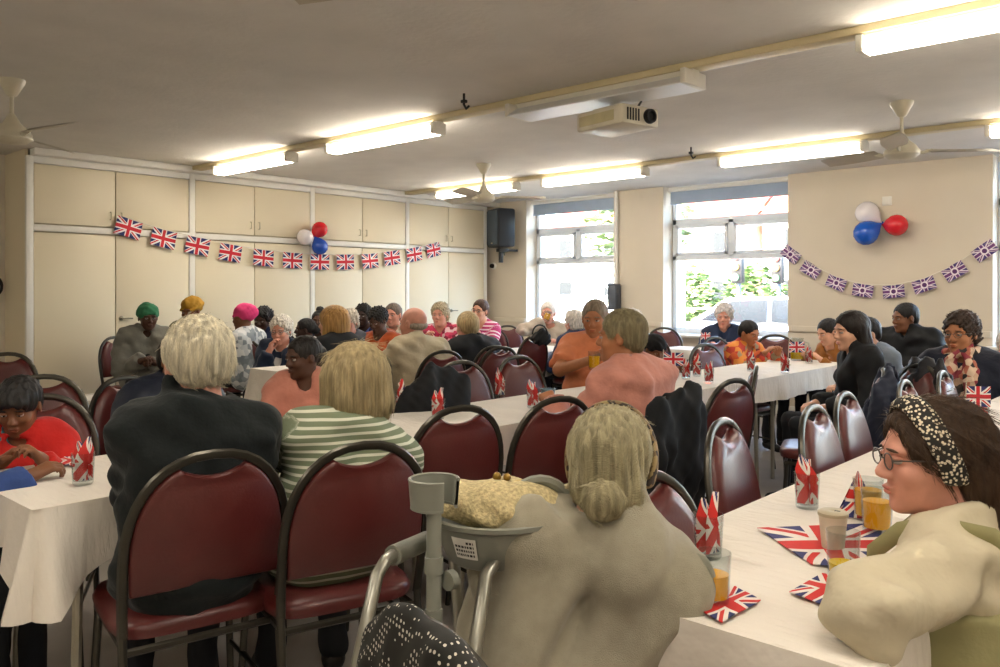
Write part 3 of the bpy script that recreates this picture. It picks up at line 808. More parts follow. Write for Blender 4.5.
def wrap_field(kind):
    f = Field()
    if kind == 'beanie':
        f.ell((0, -.016, .050), (.093, .114, .086)).ell((0, -.022, .030), (.096, .117, .034), k=.008)
        f.ell((0, .098, -.058), (.10, .075, .092), k=.006, sub=True)
    elif kind == 'wrap':
        f.ell((0, -.03, .052), (.094, .116, .088)).ell((0, -.08, .05), (.07, .07, .065), k=.02); f.ring((0, -.012, .040), .082, .104, .016, rotm('X', -14), k=.012)
        f.ell((0, .105, -.055), (.10, .075, .092), k=.006, sub=True)
    elif kind == 'cap':
        f.ell((0, -.012, .050), (.090, .112, .078)); f.ell((0, .11, .045), (.072, .075, .010), k=.012); f.ell((0, .098, -.075), (.10, .075, .10), k=.004, sub=True)
    return f
# ---- hands
def hand_field(w, d, up, side, curl=35, spread=1., sc=1.0):
    """w wrist, d pointing direction, up back-of-hand normal, side +1 when the thumb lies towards cross(d, up)"""
    d = d / np.linalg.norm(d); up = up - d * (up @ d); up /= np.linalg.norm(up); x = np.cross(d, up) * side
    f = Field(); P = lambda a, b, c: w + (x * a + d * b + up * c) * sc
    for a0, a1 in ((.022, .026), (.008, .010), (-.006, -.007), (-.020, -.024)): f.rc(P(a0 * .7, .0, 0), P(a1, .082, .003), .015 * sc, .0115 * sc, k=.012 * sc)
    f.rc(P(0, -.03, 0), P(0, .02, 0), .024 * sc, .022 * sc, k=.015 * sc)
    for a, L, b in ((.027, .068, .084), (.010, .078, .088), (-.008, .072, .086), (-.025, .056, .080)):
        p = P(a, b, .003); ang = 0; segs = (L * .45, L * .32, L * .26); r0 = .0092 * sc
        for i, l in enumerate(segs):
            ang += R(curl) * (.7 if i == 0 else 1.)
            q = p + (d * math.cos(ang) - up * math.sin(ang) + x * a * 1.2 * spread) * l * sc; r1 = r0 * .90; f.rc(p, q, r0, r1, k=.004 * sc); p = q; r0 = r1
    p = P(.026, .018, -.006); q = P(.050, .050, -.016); f.rc(p, q, .0135 * sc, .0115 * sc, k=.01 * sc); f.rc(q, q + (d * .75 - up * .28 - x * .12 * (curl / 35.)) * .034 * sc, .0112 * sc, .0088 * sc, k=.004 * sc)
    return f
SKINS = {'pale': '#d9a78c', 'pink': '#cf9480', 'tan': '#a9714e', 'brown': '#7d5238', 'dark': '#4f3325', 'deep': '#3b261d'}
M_eye = mat('eye_white', '#a8a19a', .3, var=0); M_iris = mat('iris_dark', '#1c1410', .25, var=0)
def skin_mat(s): return mat('skin_' + s, SKINS[s], .5, var=.10, vs=22, bump=.12, bs=220, spec=.35)
def lip_mat(s):
    c = lin(SKINS[s]); return mat('lips_' + s, (c[0] * .85, c[1] * .55, c[2] * .55), .4, var=0)
def hair_mat(col): return mat('hair_' + col.strip('#'), col, .55, var=.38, vs=10, bump=.8, bs=16, bdist=.004, stretch=(9, 9, 1.), spec=.35)
M_trou = mat('dark_trousers', '#1d1f24', .85, var=.1, bump=.3)
M_shoe = mat('dark_shoes', '#191716', .5, var=.1)
M_gl = mat('spectacle_frame', '#5a504c', .3, .4); M_lens = glass_mat('spectacle_lens', '#f6f7f8', refl=.2)
def limb(a, c, l1, l2, pole):
    v = c - a; L = np.linalg.norm(v); L_ = min(L, (l1 + l2) * .998); u = v / L; c = a + u * L_
    x = (l1 * l1 - l2 * l2 + L_ * L_) / (2 * L_); h = math.sqrt(max(0, l1 * l1 - x * x)); pl = pole - u * (pole @ u); pl /= np.linalg.norm(pl) + 1e-9
    return a + u * x + pl * h, c
NPERS = [0]
def person(label, px, ytop, d, face, lean=6, side=0, hy=0, hp=0, hr=0, skin='pale', hair=('short', '#8a8078'), wrap=None,
           top='#333', topm=None, g=.012, fold=.004, sleeve='long', collar=None, inner=None, vneck=0., outer=True, hs=.95, w=.93, fat=0., fem=False,
           hands=None, curls=(35, 35), poles=None, glasses=False, legs=True, res=1.0, trou=None, hb=None, apron=None, strands=None, group='seated guests', seat=.47, mouth=True, offs=(0, 0), sit=None, garname='shirt', bust=None, hup=None, neck=.03, arms_w=None):
    NPERS[0] += 1; seed = NPERS[0] * 13
    ztop = CAM_H - (ytop - 292.0) / CAM_F * d
    L = (ztop - seat - .09 - (.212 + neck) * hs) / max(.5, math.cos(R(lean)))
    RL = rotm('Y', side) @ rotm('X', -lean)
    p0 = V3(0, 0, .09); sp = RL @ V3(0, 0, 1); X = RL @ V3(1, 0, 0); Yf = RL @ V3(0, 1, 0)
    nb = p0 + sp * L; Rh = rotm('Z', hy) @ rotm('X', -hp) @ rotm('Y', hr)
    hc = nb + V3(0, .022, 0) + sp * neck * hs + V3(0, 0, .10 * hs) + Rh @ V3(0, .02, 0) * hs
    topz = hc[2] + .115 * hs
    # place so that the head sits on its image column
    wx, wy = at(px, d); a = R(face - 90); ca, sa = math.cos(a), math.sin(a)
    ox, oy = wx - (hc[0] * ca - hc[1] * sa), wy - (hc[0] * sa + hc[1] * ca)
    oz = seat
    lw = w
    def T(i, dx=0, dy=0): return p0 + sp * (L * i) + X * dx + Yf * dy
    sh = [nb - sp * .055 * lw + X * (s * .165 * lw) + Yf * -.005 for s in (-1, 1)]
    ua, fa = .275 * lw, .245 * lw
    tgt = hands or ((-.12, .33, .17), (.12, .33, .17)); el = []; wr = []
    pl = poles or ((-.5, -.35, -.8), (.5, -.35, -.8))
    for i in (0, 1):
        e, c = limb(sh[i], V3(*tgt[i]), ua, fa, V3(*pl[i]))
        if arms_w and arms_w[i]:
            tl = lambda q: V3((q[0] - ox) * ca + (q[1] - oy) * sa, -(q[0] - ox) * sa + (q[1] - oy) * ca, q[2] - oz)
            e, c = tl(arms_w[i][0]), tl(arms_w[i][1])
        el.append(e); wr.append(c)
    def torso(gr, arm=True, slv='long', hips=True):
        f = Field(); q = gr; fb = fat
        for s in (-1, 1):
            f.rc(T(.08, s * .075 * lw), T(.80, s * .078 * lw, -.005), (.106 + fb * .5) * lw + q, .098 * lw + q, k=.05)
            f.rc(T(.97, 0, -.012), sh[(s + 1) // 2], .056 * lw + q, .056 * lw + q, k=.05)
        f.ell(T(.30, 0, .03 + fb * .6), ((.155 + fb) * lw + q, (.115 + fb) * lw + q, .13 + q), RL, k=.05)
        if hips: f.ell((0, .0, .085), ((.185 + fb * .7) * lw + q, (.15 + fb * .4) * lw + q, .105 + q), k=.04)
        if fem or bust:
            b_ = bust or .05
            for s in (-1, 1): f.ell(T(.66, s * .07 * lw, .085 * lw), (b_ + q, b_ + q, b_ + q), RL, k=.04)
        if arm:
            for i in (0, 1):
                ex = q * 1.15
                if slv == 'long':
                    f.rc(sh[i], el[i], .056 * lw + ex, .045 * lw + ex, k=.03); f.rc(el[i], wr[i] - (wr[i] - el[i]) * .02, .045 * lw + ex, .032 * lw + ex, k=.02, cap=True)
                elif slv == 'short':
                    f.rc(sh[i], sh[i] + (el[i] - sh[i]) * .78, .058 * lw + ex, .060 * lw + ex, k=.03, cap=True)
                else: f.ell(sh[i], (.05 + ex,) * 3, k=.03)
        return f
    def fl(V):
        out = V[:, 2].astype(float) * 1.0
        def dist(a_, b_):
            dd = b_ - a_; t = np.clip(((V - a_) @ dd) / (dd @ dd), 0, 1); return np.linalg.norm(V - a_ - t[:, None] * dd, axis=1), t * np.linalg.norm(dd)
        for i in (0, 1):
            d1, t1 = dist(sh[i] + (el[i] - sh[i]) * .12, el[i]); d2, t2 = dist(el[i], wr[i])
            tz = np.abs((V - p0) @ X) < .135 * lw
            m = (np.minimum(d1, d2) < .085) & ~tz
            out = np.where(m, np.where(d1 < d2, t1, ua + t2) + 3., out)
        return out
    near = d < 3.2
    hh = (.0042 if d < 1.8 else .0055 if d < 3.2 else .0068) / res; hg = (.0095 if d < 1.8 else .011 if d < 3.2 else .015) / res
    # body
    sm = skin_mat(skin); body = Surf()
    hf = head_field(fem=fem).xf(Rh, hc, hs)
    hf.rc(hc + Rh @ V3(0, -.018, -.05) * hs, nb + V3(0, -.004, -.01), .052 * hs, .058 * hs, k=.02)
    hf.rc(nb, T(.72, 0, .01), .055 * hs, .07, k=.03)
    for s in (0, 1): hf.rc(nb, sh[s], .045 * hs, .04, k=.03)
    body.add(*hf.surface(hh), 0)
    hup = hup or ((-.25, .1, 1), (.25, .1, 1))
    for i in (0, 1):
        af = Field(); s0 = sh[i] + (el[i] - sh[i]) * (.35 if sleeve == 'short' else 1.0) if sleeve != 'long' else el[i] + (wr[i] - el[i]) * .5
        if sleeve == 'short': af.rc(s0, el[i], .045 * lw, .040 * lw, k=.02); af.rc(el[i], wr[i], .040 * lw, .025 * lw, k=.02)
        elif sleeve == 'none': af.rc(sh[i], el[i], .048 * lw, .040 * lw, k=.02); af.rc(el[i], wr[i], .040 * lw, .025 * lw, k=.02)
        else: af.rc(s0, wr[i], .030 * lw, .025 * lw, k=.02)
        dd = wr[i] - el[i]; dd = dd / np.linalg.norm(dd)
        af.merge(hand_field(wr[i], dd, V3(*hup[i]), 1 if i == 0 else -1, curls[i], sc=min(1.0, lw * 1.02)))
        body.add(*af.surface(min(.0058, hh)), 0)
    E_ = lambda *v: hc + Rh @ V3(*v) * hs
    for s in (-1, 1):
        body.sphere(E_(s * .030, .0785, .002), (.0135 * hs, .0115 * hs, .0085 * hs), Rh, 1, 12, 8)
        body.sphere(E_(s * .029, .0878, .002), (.0052 * hs, .003 * hs, .0054 * hs), Rh, 2, 8, 6)
        # lids and brows
        body.sphere(E_(s * .030, .0795, .0075), (.0145 * hs, .0125 * hs, .0055 * hs), Rh, 0, 12, 6)
        body.sphere(E_(s * .031, .0885, .0225), (.0185 * hs, .004 * hs, .0032 * hs), Rh @ rotm('Z', -s * 22) @ rotm('Y', s * 6), 3, 10, 6)
    if mouth:
        body.sphere(E_(0, .0935, -.0585), (.019 * hs, .0055 * hs, .0042 * hs), Rh, 4, 12, 6); body.sphere(E_(0, .0915, -.0675), (.0165 * hs, .0055 * hs, .0048 * hs), Rh, 4, 12, 6)
    hcol = hair[1] if hair else '#3a2a20'
    me = body.mesh('person', [sm, M_eye, M_iris, hair_mat(hcol), lip_mat(skin)])
    o = link('person', me, None, (ox, oy, oz), a); tag(o, label, 'person', group)
    # garment
    tm = topm or mat('cloth_' + top.strip('#') + ('j' if g > .016 else ''), top, .85, var=.12, vs=10, bump=.55, bs=22, sheen=.15, bdist=.012)
    ks = nb + V3(0, .005, .0)
    def neckcut(f, r=.066, dz=0., v=0.):
        f.rc(nb + sp * (-.004 + dz) + Yf * .018, hc, (r - .004) * hs, .075 * hs, k=.008, sub=True)
        if v or collar in (None, 'crew'): f.ell(nb + sp * (.01 + dz) + Yf * .07, (.046 * hs, .055, .04), RL, k=.01, sub=True)
        if v: f.rc(nb + sp * (-.02) + Yf * .13, nb - sp * (v) + Yf * .145, .050, .018, k=.006, sub=True)
    if inner:
        fi = torso(.006, False, 'none', True); neckcut(fi, .064)
        link(inner[0], Surf().add(*fi.surface(hg, folds(seed + 5, .0015))).mesh(inner[0], [inner[1]]), o)
    f = torso(g, True, sleeve)
    if apron: pass
    neckcut(f, .066 if collar != 'hood' else .060, 0, vneck)
    if collar == 'shirt':
        f.ring(nb + sp * .012 + Yf * .012, .066 * hs, .070 * hs, .009, RL @ rotm('X', 20), k=.012, zs=2.0)
        f.ell(nb + sp * .0 + Yf * .085, (.018, .03, .04), RL, k=.01, sub=True)
    elif collar == 'coat':
        f.ring(nb + sp * .022 - Yf * .0, .078 * hs, .082 * hs, .013, RL @ rotm('X', 16), k=.015, zs=2.4)
        f.ell(nb + sp * .0 + Yf * .10, (.028, .045, .06), RL, k=.01, sub=True)
    elif collar == 'hood':
        f.ring(nb + sp * .0 - Yf * .035, .095 * hs, .085 * hs, .030, RL @ rotm('X', 24), k=.02, zs=1.1)
        f.ell(nb + sp * .02 + Yf * .085, (.03, .05, .06), RL, k=.01, sub=True)
    elif collar == 'turtle':
        f.rc(nb - sp * .02, nb + (hc - nb) * .50, .071 * hs, .064 * hs, k=.015, cap=True)
    elif collar == 'crew':
        f.ring(nb + sp * .0 + Yf * .006, .072 * hs, .074 * hs, .007, RL @ rotm('X', 18), k=.01)
    link(garname, Surf().add(*f.surface(hg, folds(seed, fold))).mesh(garname, [tm], fl), o)
    # legs
    if legs:
        tf = Field(); sfm = Surf(); shf = Surf()
        tf.ell((0, .02, .075), ((.17 + fat * .5) * lw + .01, .15 + fat * .3, .085), k=.04)
        zf = -seat
        for s in (-1, 1):
            hp_, kn, an = V3(s * .085 * lw, .05, .07), V3(s * .11 * lw, .42 * lw + .02, .045), V3(s * .11 * lw, .40 * lw + .02, zf + .09)
            tf.rc(hp_, kn, .085 * lw + fat * .2, .062 * lw, k=.03); tf.rc(kn, an, .062 * lw, .052 * lw, k=.02)
            sf_ = Field(); sf_.rc(an + V3(0, -.01, -.035), an + V3(s * .02, .15 * lw, -.055), .045 * lw, .034 * lw, k=.01); shf.add(*sf_.surface(.014))
        link('trousers', sfm.add(*tf.surface(.017 if d > 2.6 else .012, folds(seed + 3, .003))).mesh('trousers', [trou or M_trou]), o); link('shoes', shf.mesh('shoes', [M_shoe]), o)
    # hair / headwear
    if hair and hair[0] != 'none':
        amp = .0014 if near else .001
        if hair[0] in ('curly', 'afro'): nz = folds(seed + 9, .004, 170, 1.2)
        else: nz = (amp, [(1, 260, 40, 14, .3), (.8, 60, 300, 20, 1.3), (.9, 190, -190, 25, 2.2), (.8, 170, 210, -22, .7)])
        f = hair_field(hair[0]).xf(Rh, hc, hs); hm = hair_mat(hair[1]); S_ = Surf().add(*f.surface(.0042 if near else .0075, nz))
        ho = link('hair', S_.mesh('hair', [hm]), o)
        if strands: add_strands(ho, S_, Rh, hc, hs, strands, hair[1], seed)
    if wrap:
        f = wrap_field(wrap[0]).xf(Rh, hc, hs); link(wrap[2] if len(wrap) > 2 else 'headwrap', Surf().add(*f.surface(.007, folds(seed + 2, .002, 70))).mesh('headwrap', [wrap[1]]), o)
    if hb:
        f = Field(); f.ring((0, .012, .036), .088, .0, .0, k=.01) if False else None
        f.ring((0, .004, .012), .090, .113, .010, rotm('X', 70), k=.006, zs=2.6); f.ell((0, .0, -.12), (.2, .2, .085), k=.01, sub=True)
        link('headband', Surf().add(*f.xf(Rh, hc, hs).surface(.0045)).mesh('headband', [hb]), o)
    if glasses:
        m = MB(); gms = []
        for s in (-1, 1):
            c_ = E_(s * .031, .098, .001); u_, v_ = Rh @ V3(1, 0, 0), Rh @ V3(0, 0, 1)
            m.tube(arc(tuple(c_), 1., 0, 2 * math.pi, 16, tuple(u_ * .0215 * hs), tuple(v_ * .0165 * hs))[:-1], .0016, 5, closed=True)
            m.tube([tuple(E_(s * .053, .096, .006)), tuple(E_(s * .070, .07, .008)), tuple(E_(s * .078, .0, .006)), tuple(E_(s * .077, -.018, -.006))], .0016, 5)
            q = arc(tuple(c_), 1., 0, 2 * math.pi, 16, tuple(u_ * .0205 * hs), tuple(v_ * .0155 * hs))[:-1]; gms.append(MB().add(q, [tuple(range(16))]))
        m.tube([tuple(E_(-.0095, .1, .004)), tuple(E_(0, .103, .007)), tuple(E_(.0095, .1, .004))], .0015, 5)
        go = m.build('spectacles', M_gl, o)
        for gm in gms: gm.build('lens', M_lens, go)
    info = dict(o=o, hc=hc, nb=nb, sp=sp, X=X, Yf=Yf, RL=RL, Rh=Rh, hs=hs, sh=sh, el=el, wr=wr, L=L, p0=p0, T=T, torso=torso, lw=lw, pos=(ox, oy), face=face, top=topz + oz, seed=seed, hg=hg, neckcut=neckcut)
    if sit: info['chair'] = chair(ox - math.cos(R(face)) * sit[1], oy - math.sin(R(face)) * sit[1], face + (sit[2] if len(sit) > 2 else 0), sit[0])
    return info
def add_strands(ho, S_, Rh, hc, hs, spec, col, seed):
    """thin locks laid over the hair surface along the combed direction"""
    kind, N, length, r0 = spec; rr = np.random.RandomState(seed)
    V = np.concatenate(S_.V); Q = np.concatenate(S_.Q)
    fn = np.cross(V[Q[:, 2]] - V[Q[:, 0]], V[Q[:, 3]] - V[Q[:, 1]]); nrm = np.zeros_like(V)
    for i in range(4): np.add.at(nrm, Q[:, i], fn)
    nrm /= np.linalg.norm(nrm, axis=1)[:, None] + 1e-9
    Lc = ((V - hc) @ Rh) / hs                          # head-local
    key = {}; h = .008
    gi = np.floor(V / h).astype(int)
    for i, c_ in enumerate(map(tuple, gi)): key.setdefault(c_, i)
    idx = rr.choice(len(V), N); vs = []; fs = []
    out = np.linalg.norm(Lc - V3(0, -.01, .02), axis=1)
    for i in idx:
        p = V[i].copy(); n = nrm[i]; steps = 7; pts = []; j = i
        if n @ (p - hc) < 0: continue
        for s in range(steps):
            pts.append((p + n * (.0012 + .0014 * rr.rand() + .0025 * (s / steps) * rr.rand()), n)); l = ((p - hc) @ Rh) / hs
            if kind == 'down': t = V3(l[0] * .6, -.02, -1.0) if l[2] < .09 else V3(l[0] * 12, (l[1] + .03) * 9, -.15)
            elif kind == 'crop': t = V3(l[0] * 5 + .2 * math.sin(l[1] * 60), -.35 + (l[1] + .05) * -2, -.8) if l[2] < .08 else V3(.3 + 4 * l[0], -1, .0)
            elif kind == 'bun': t = V3(0, -.112, -.04) - l; t = t / (np.linalg.norm(t) + 1e-6) if l[1] > -.112 else V3(-(l[2] + .06), 0, l[0]) * 20
            else: t = V3(l[0] * 2 + .25 * math.sin(l[2] * 55 + l[0] * 40), -.75, -.65) if l[2] > -.02 else V3(.3 * math.sin(l[2] * 50), -.35, -1.)
            t = Rh @ t; t = t + rr.randn(3) * .06; t = t - n * (t @ n); t /= np.linalg.norm(t) + 1e-9
            p = p + t * length * hs / steps
            g_ = key.get(tuple(np.floor(p / h).astype(int)))
            if g_ is not None: n = nrm[g_]; p = p - n * ((p - V[g_]) @ n) * .8
        b = len(vs)
        for s, (q, n_) in enumerate(pts):
            tt = pts[min(s + 1, steps - 1)][0] - pts[max(s - 1, 0)][0]; tt /= np.linalg.norm(tt) + 1e-9; bi = np.cross(tt, n_); r = r0 * (1 - .75 * (s / (steps - 1)) ** 1.5)
            vs += [q + bi * r, q + n_ * r * .9, q - bi * r]
        for s in range(steps - 1):
            a_ = b + s * 3; fs += [(a_, a_ + 1, a_ + 4, a_ + 3), (a_ + 1, a_ + 2, a_ + 5, a_ + 4)]
    me = bpy.data.meshes.new('hair_locks'); me.from_pydata([tuple(v) for v in vs], [], fs); me.materials.append(hair_mat(col))
    me.polygons.foreach_set('use_smooth', [True] * len(me.polygons))
    l = link('locks', me, ho); l['kind'] = 'stuff'
# ------------------------------------------------------------------ the guests
# directions: 132 looks away from the camera, 312 towards it, 222 to the picture's left, 42 to its right
M_green_stripe = stripes_mat('green_white_stripe', '#6f7a60', '#c9cbb8', 46.0, .64)
M_pink_stripe = stripes_mat('pink_white_stripe', '#b8336f', '#e6d3dc', 26.0, .6)
M_floral_red = blotch_mat('red_floral_print', ['#c22a56', '#d9486f', '#e9c9cf', '#8c1f3f'], 26)
M_floral_dark = blotch_mat('dark_floral_print', ['#3d3a44', '#b9a9a4', '#d6cbc4', '#6a5a60'], 40)
M_scarf = blotch_mat('patterned_scarf', ['#c9a88f', '#8f3440', '#2b2526', '#d9bfa6', '#b46a55'], 24)
M_leopard = blotch_mat('black_white_flecks', ['#17140f', '#d9cdb4'], 150, dots=True, size=.40)
M_brownfleck = blotch_mat('brown_flecked_band', ['#6f5a3a', '#2a2017', '#8f7a50'], 90)
M_orange_print = blotch_mat('orange_red_print', ['#b5331d', '#c8541f', '#d8862f', '#7a2a1c', '#9b8a6c'], 20)
M_shirt_print = blotch_mat('pale_leaf_print', ['#dcd5c8', '#cfc6b6', '#b9ad9b', '#e3ddd2'], 30)
M_greyprint = blotch_mat('grey_white_print', ['#8f989d', '#c9ced0', '#7a848a', '#dfe1e0'], 24)
M_knit = mat('oatmeal_knit', '#97917f', .95, var=.10, vs=30, bump=.5, bs=500, sheen=.3, bdist=.003)
M_cream_top = mat('cream_cotton_top', '#c4baa0', .85, var=.06, vs=6, bump=.6, bs=16, bdist=.014)
M_pinafore = mat('olive_pinafore', '#8f8a62', .85, var=.08, vs=6, bump=.3, bs=90)
M_puffer = mat('navy_puffer', '#141b2c', .5, var=.12, vs=5, bump=.4, bs=18, bdist=.01)
M_black_jkt = mat('black_wool_jacket', '#0f1617', .9, var=.15, vs=9, bump=.6, bs=22, sheen=.1, bdist=.01)
M_coat = mat('black_coat', '#101216', .8, var=.15, vs=9, bump=.4, bs=50)
TB = .285      # hand height over the seat when resting on a table

man = person('white-haired man in black jacket with his back turned at the middle table', 197, 321, 2.33, 160, lean=2, side=5, hy=10, hp=6, skin='pink', hair=('full', '#d0c8b0'), topm=M_black_jkt, g=.026, fold=.006, collar='coat', hs=1.07, w=.90, fat=.002, poles=((-.25, -.3, -1), (.25, -.3, -1)),
    hands=((-.05, .36, TB), (.10, .40, TB)), strands=('crop', 5200, .034, .0007), sit=('burgundy banquet chair under the white-haired man in the black jacket', -.06, 8), garname='jacket')
bob = person('woman with ash blonde bob and green striped top seated from behind', 355, 341, 2.58, 156, lean=9, side=17, hy=10, hp=4, skin='pale', hair=('bob', '#ab9a74'), topm=M_green_stripe, g=.014, fold=.004, collar='crew', hs=1.03, w=.93, fat=.004, fem=True,
    hands=((-.20, .44, TB), (.10, .40, TB)), poles=((-.7, -.1, -.8), (.3, -.3, -1)), strands=('down', 6500, .075, .0007), sit=('burgundy banquet chair under the woman in the green striped top', .0, 8), garname='top')
girl = person('girl in salmon pink hoodie across the middle table, looking left', 303, 337, 3.8, 322, lean=2, hy=-52, hp=6, skin='dark', hair=('updo', '#17120f'), top='#b97a68', g=.018, fold=.005, collar='hood', hs=.83, w=.80, hands=((-.13, .33, TB), (.12, .32, TB)), sit=('burgundy banquet chair behind the girl in the salmon pink hoodie', .04), garname='hoodie')
boy = person('boy in red shirt at the left edge, looking down at the table', 19, 378, 2.86, 332, lean=9, hy=-8, hp=20, skin='brown', hair=('fringe', '#120f0e'), top='#c01f1a', g=.014, fold=.004, sleeve='long', collar='crew', inner=('undershirt', mat('teal_cotton', '#4f8f98', .8)), vneck=.05, hs=.83, w=.74, hands=((-.10, .27, TB + .01), (.13, .24, TB + .01)), curls=(50, 50), legs=True, sit=('burgundy banquet chair behind the boy in the red shirt', .03), garname='jumper')
person('person in blue jumper cut off at the left edge, forearm on the table', -95, 388, 2.45, 72, lean=16, hp=12, skin='brown', hair=('short', '#15110f'), top='#2d4680', g=.016, collar='crew', hs=.84, w=.82, hands=((-.16, .36, TB), (.13, .44, TB)), curls=(40, 45), garname='jumper', sit=('burgundy banquet chair under the person in the blue jumper', .03))
person('person in navy puffer jacket hidden behind the white-haired man', 178, 338, 3.75, 12, lean=6, hp=10, skin='brown', hair=('short', '#15110f'), topm=M_puffer, g=.036, fold=.007, collar='coat', hs=.92, w=.98, hands=((-.13, .33, TB), (.13, .33, TB)), garname='puffer_jacket', sit=('burgundy banquet chair under the person in the navy puffer jacket', .03))
person('man in green knitted hat and grey coat in front of the cupboards', 148, 305, 7.0, 338, lean=4, hy=10, hp=4, skin='dark', hair=('none', '#15110f'), wrap=('beanie', mat('green_knit', '#2f6e4c', .9, bump=.5, bs=120), 'knitted_hat'), top='#74736a', g=.026, fold=.006, collar='coat', inner=('scarf_top', mat('black_cotton', '#191a1c', .85)), vneck=.2, hs=.95, w=1.0, hands=((-.05, .30, .26), (.06, .30, .28)), curls=(60, 60), garname='coat')
person('woman in mustard headwrap and olive coat in front of the cupboards', 191, 299, 7.4, 300, lean=4, hp=10, skin='brown', hair=('none', '#15110f'), wrap=('wrap', mat('mustard_cloth', '#a87d22', .85, bump=.4, bs=60), 'headwrap'), top='#6c6a4f', g=.024, fold=.006, collar='coat', hs=.95, w=.95, sit=('burgundy banquet chair under the woman in the mustard headwrap', .03), garname='coat')
person('woman in bright pink headwrap seen in profile by the cupboards', 243, 306, 7.3, 205, lean=2, hp=4, skin='brown', hair=('none', '#15110f'), wrap=('wrap', mat('bright_pink_cloth', '#e03f7d', .8, bump=.4, bs=60), 'headwrap'), topm=M_greyprint, hs=.95, w=.93, fem=True, garname='blouse')
person('person with short black hair and navy jacket behind the white-haired lady', 263, 309, 7.9, 300, lean=3, hp=8, skin='deep', hair=('afro', '#0f0d0c'), top='#1d2a4c', g=.02, collar='coat', hs=.95, w=.95, garname='jacket', sit=('burgundy banquet chair under the person in navy behind the white-haired lady', .03))
person('white-haired lady in navy jacket and white blouse at the cupboard table', 281, 317, 6.75, 305, lean=8, hp=8, skin='pink', hair=('curly', '#cbc3b6'), top='#1d2a40', g=.022, collar=None, inner=('blouse', mat('white_cotton', '#dcd8d2', .8)), vneck=.24, hs=.97, w=.95, glasses=True, fem=True, hands=((-.14, .30, .2), (.06, .20, .36)), garname='jacket', sit=('burgundy banquet chair under the white-haired lady in navy', .03))
person('girl with black hair and white top beyond the cupboard table, facing left', 305, 319, 7.3, 235, lean=3, skin='deep', hair=('updo', '#100d0c'), top='#cfc8c6', hs=.85, w=.8, garname='top', fem=True, sit=('burgundy banquet chair under the girl in the white top', .03))
person('blonde woman in black coat with her back turned at the cupboard table', 333, 307, 5.75, 188, lean=5, hy=16, skin='pale', hair=('bob', '#a98048'), topm=M_coat, g=.026, fold=.005, collar='coat', hs=1.0, w=.97, fem=True, garname='coat', sit=('burgundy banquet chair under the blonde woman in the black coat', .03))
person('person with a tuft of black hair behind the blonde woman', 319, 311, 7.9, 312, skin='dark', hair=('puff', '#0f0d0c'), top='#3d3f4a', hs=.88, w=.85, garname='top', sit=('burgundy banquet chair under the person with the tuft of hair', .03))
person('pale-haired person partly hidden right of the blonde woman', 349, 311, 7.5, 300, skin='pink', hair=('curly', '#c6bcab'), top='#5a5f6a', hs=.93, w=.9, garname='top', sit=('burgundy banquet chair under the pale-haired person', .03))
person('girl in navy print dress by the cupboards', 363, 306, 8.1, 302, skin='deep', hair=('afro', '#0f0d0c'), topm=blotch_mat('navy_print', ['#1c2a5c', '#2f4a8f', '#16204a', '#4a66a8'], 26), hs=.88, w=.85, fem=True, garname='dress', sit=('burgundy banquet chair under the girl in the navy print dress', .03))
person('woman in rust orange top with dark hair, looking down at the cupboard table', 378, 309, 7.4, 285, lean=10, hp=18, skin='dark', hair=('afro', '#12100e'), top='#a5491f', hs=.92, w=.92, fem=True, fold=.006, hands=((-.10, .30, .22), (.10, .30, .2)), garname='top', sit=('burgundy banquet chair under the woman in the rust orange top', .03))
person('grey-haired man in pale print shirt facing the room by the cupboards', 393, 304, 8.15, 296, lean=3, skin='pink', hair=('short', '#6e6258'), topm=M_shirt_print, sleeve='short', collar='shirt', hs=1.0, w=.97, hands=((-.18, .32, TB), (.12, .34, TB)), garname='shirt', sit=('burgundy banquet chair under the man in the pale print shirt', .03))
person('bald man in beige short-sleeved shirt with his back turned', 413, 308, 6.0, 168, lean=8, hy=26, skin='pink', hair=('bald', '#94887a'), top='#b7aa8e', sleeve='short', collar='shirt', hs=1.03, w=1.06, fat=.025, hands=((-.25, .34, .30), (.18, .34, .28)), g=.016, fold=.005, garname='shirt', sit=('burgundy banquet chair under the bald man in the beige shirt', .03))
person('woman in crimson floral blouse facing the room in front of the cupboards', 440, 304, 8.2, 296, skin='pink', hair=('curly', '#ada083'), topm=M_floral_red, sleeve='short', hs=.98, w=.95, fem=True, hands=((-.15, .3, .3), (.10, .22, .38)), garname='blouse', sit=('burgundy banquet chair under the woman in crimson floral', .03))
person('fair-haired person in black jacket with their back turned at the cupboard table', 467, 313, 6.4, 172, lean=10, hy=-10, skin='pink', hair=('full', '#a8946c'), topm=M_coat, g=.03, fold=.006, collar='coat', hs=.98, w=1.05, fat=.02, garname='jacket', sit=('burgundy banquet chair under the fair-haired person in black', .03))
person('woman in pink and white striped top in the corner below the loudspeaker', 480, 300, 8.7, 285, side=-6, hr=-8, skin='pale', hair=('short', '#4a3428'), topm=M_pink_stripe, hs=1.0, w=.95, fem=True, glasses=True, hands=((-.12, .25, .42), (.14, .32, .2)), garname='top', sit=('burgundy banquet chair under the woman in the pink striped top', .03))
drk = person('white-haired man drinking from a glass in front of the first window', 548, 303, 9.3, 300, skin='pink', hair=('full', '#d6d0c8'), top='#b9ae9e', g=.018, fold=.006, collar='coat', hs=1.03, w=1.0, hands=((-.16, .32, TB), (.035, .235, .53)), curls=(35, 55), hup=((-.25, .1, 1), (1, .2, .2)), poles=((-.5, -.35, -.8), (.9, -.1, -.5)), garname='jacket', sit=('burgundy banquet chair under the man drinking', .03))
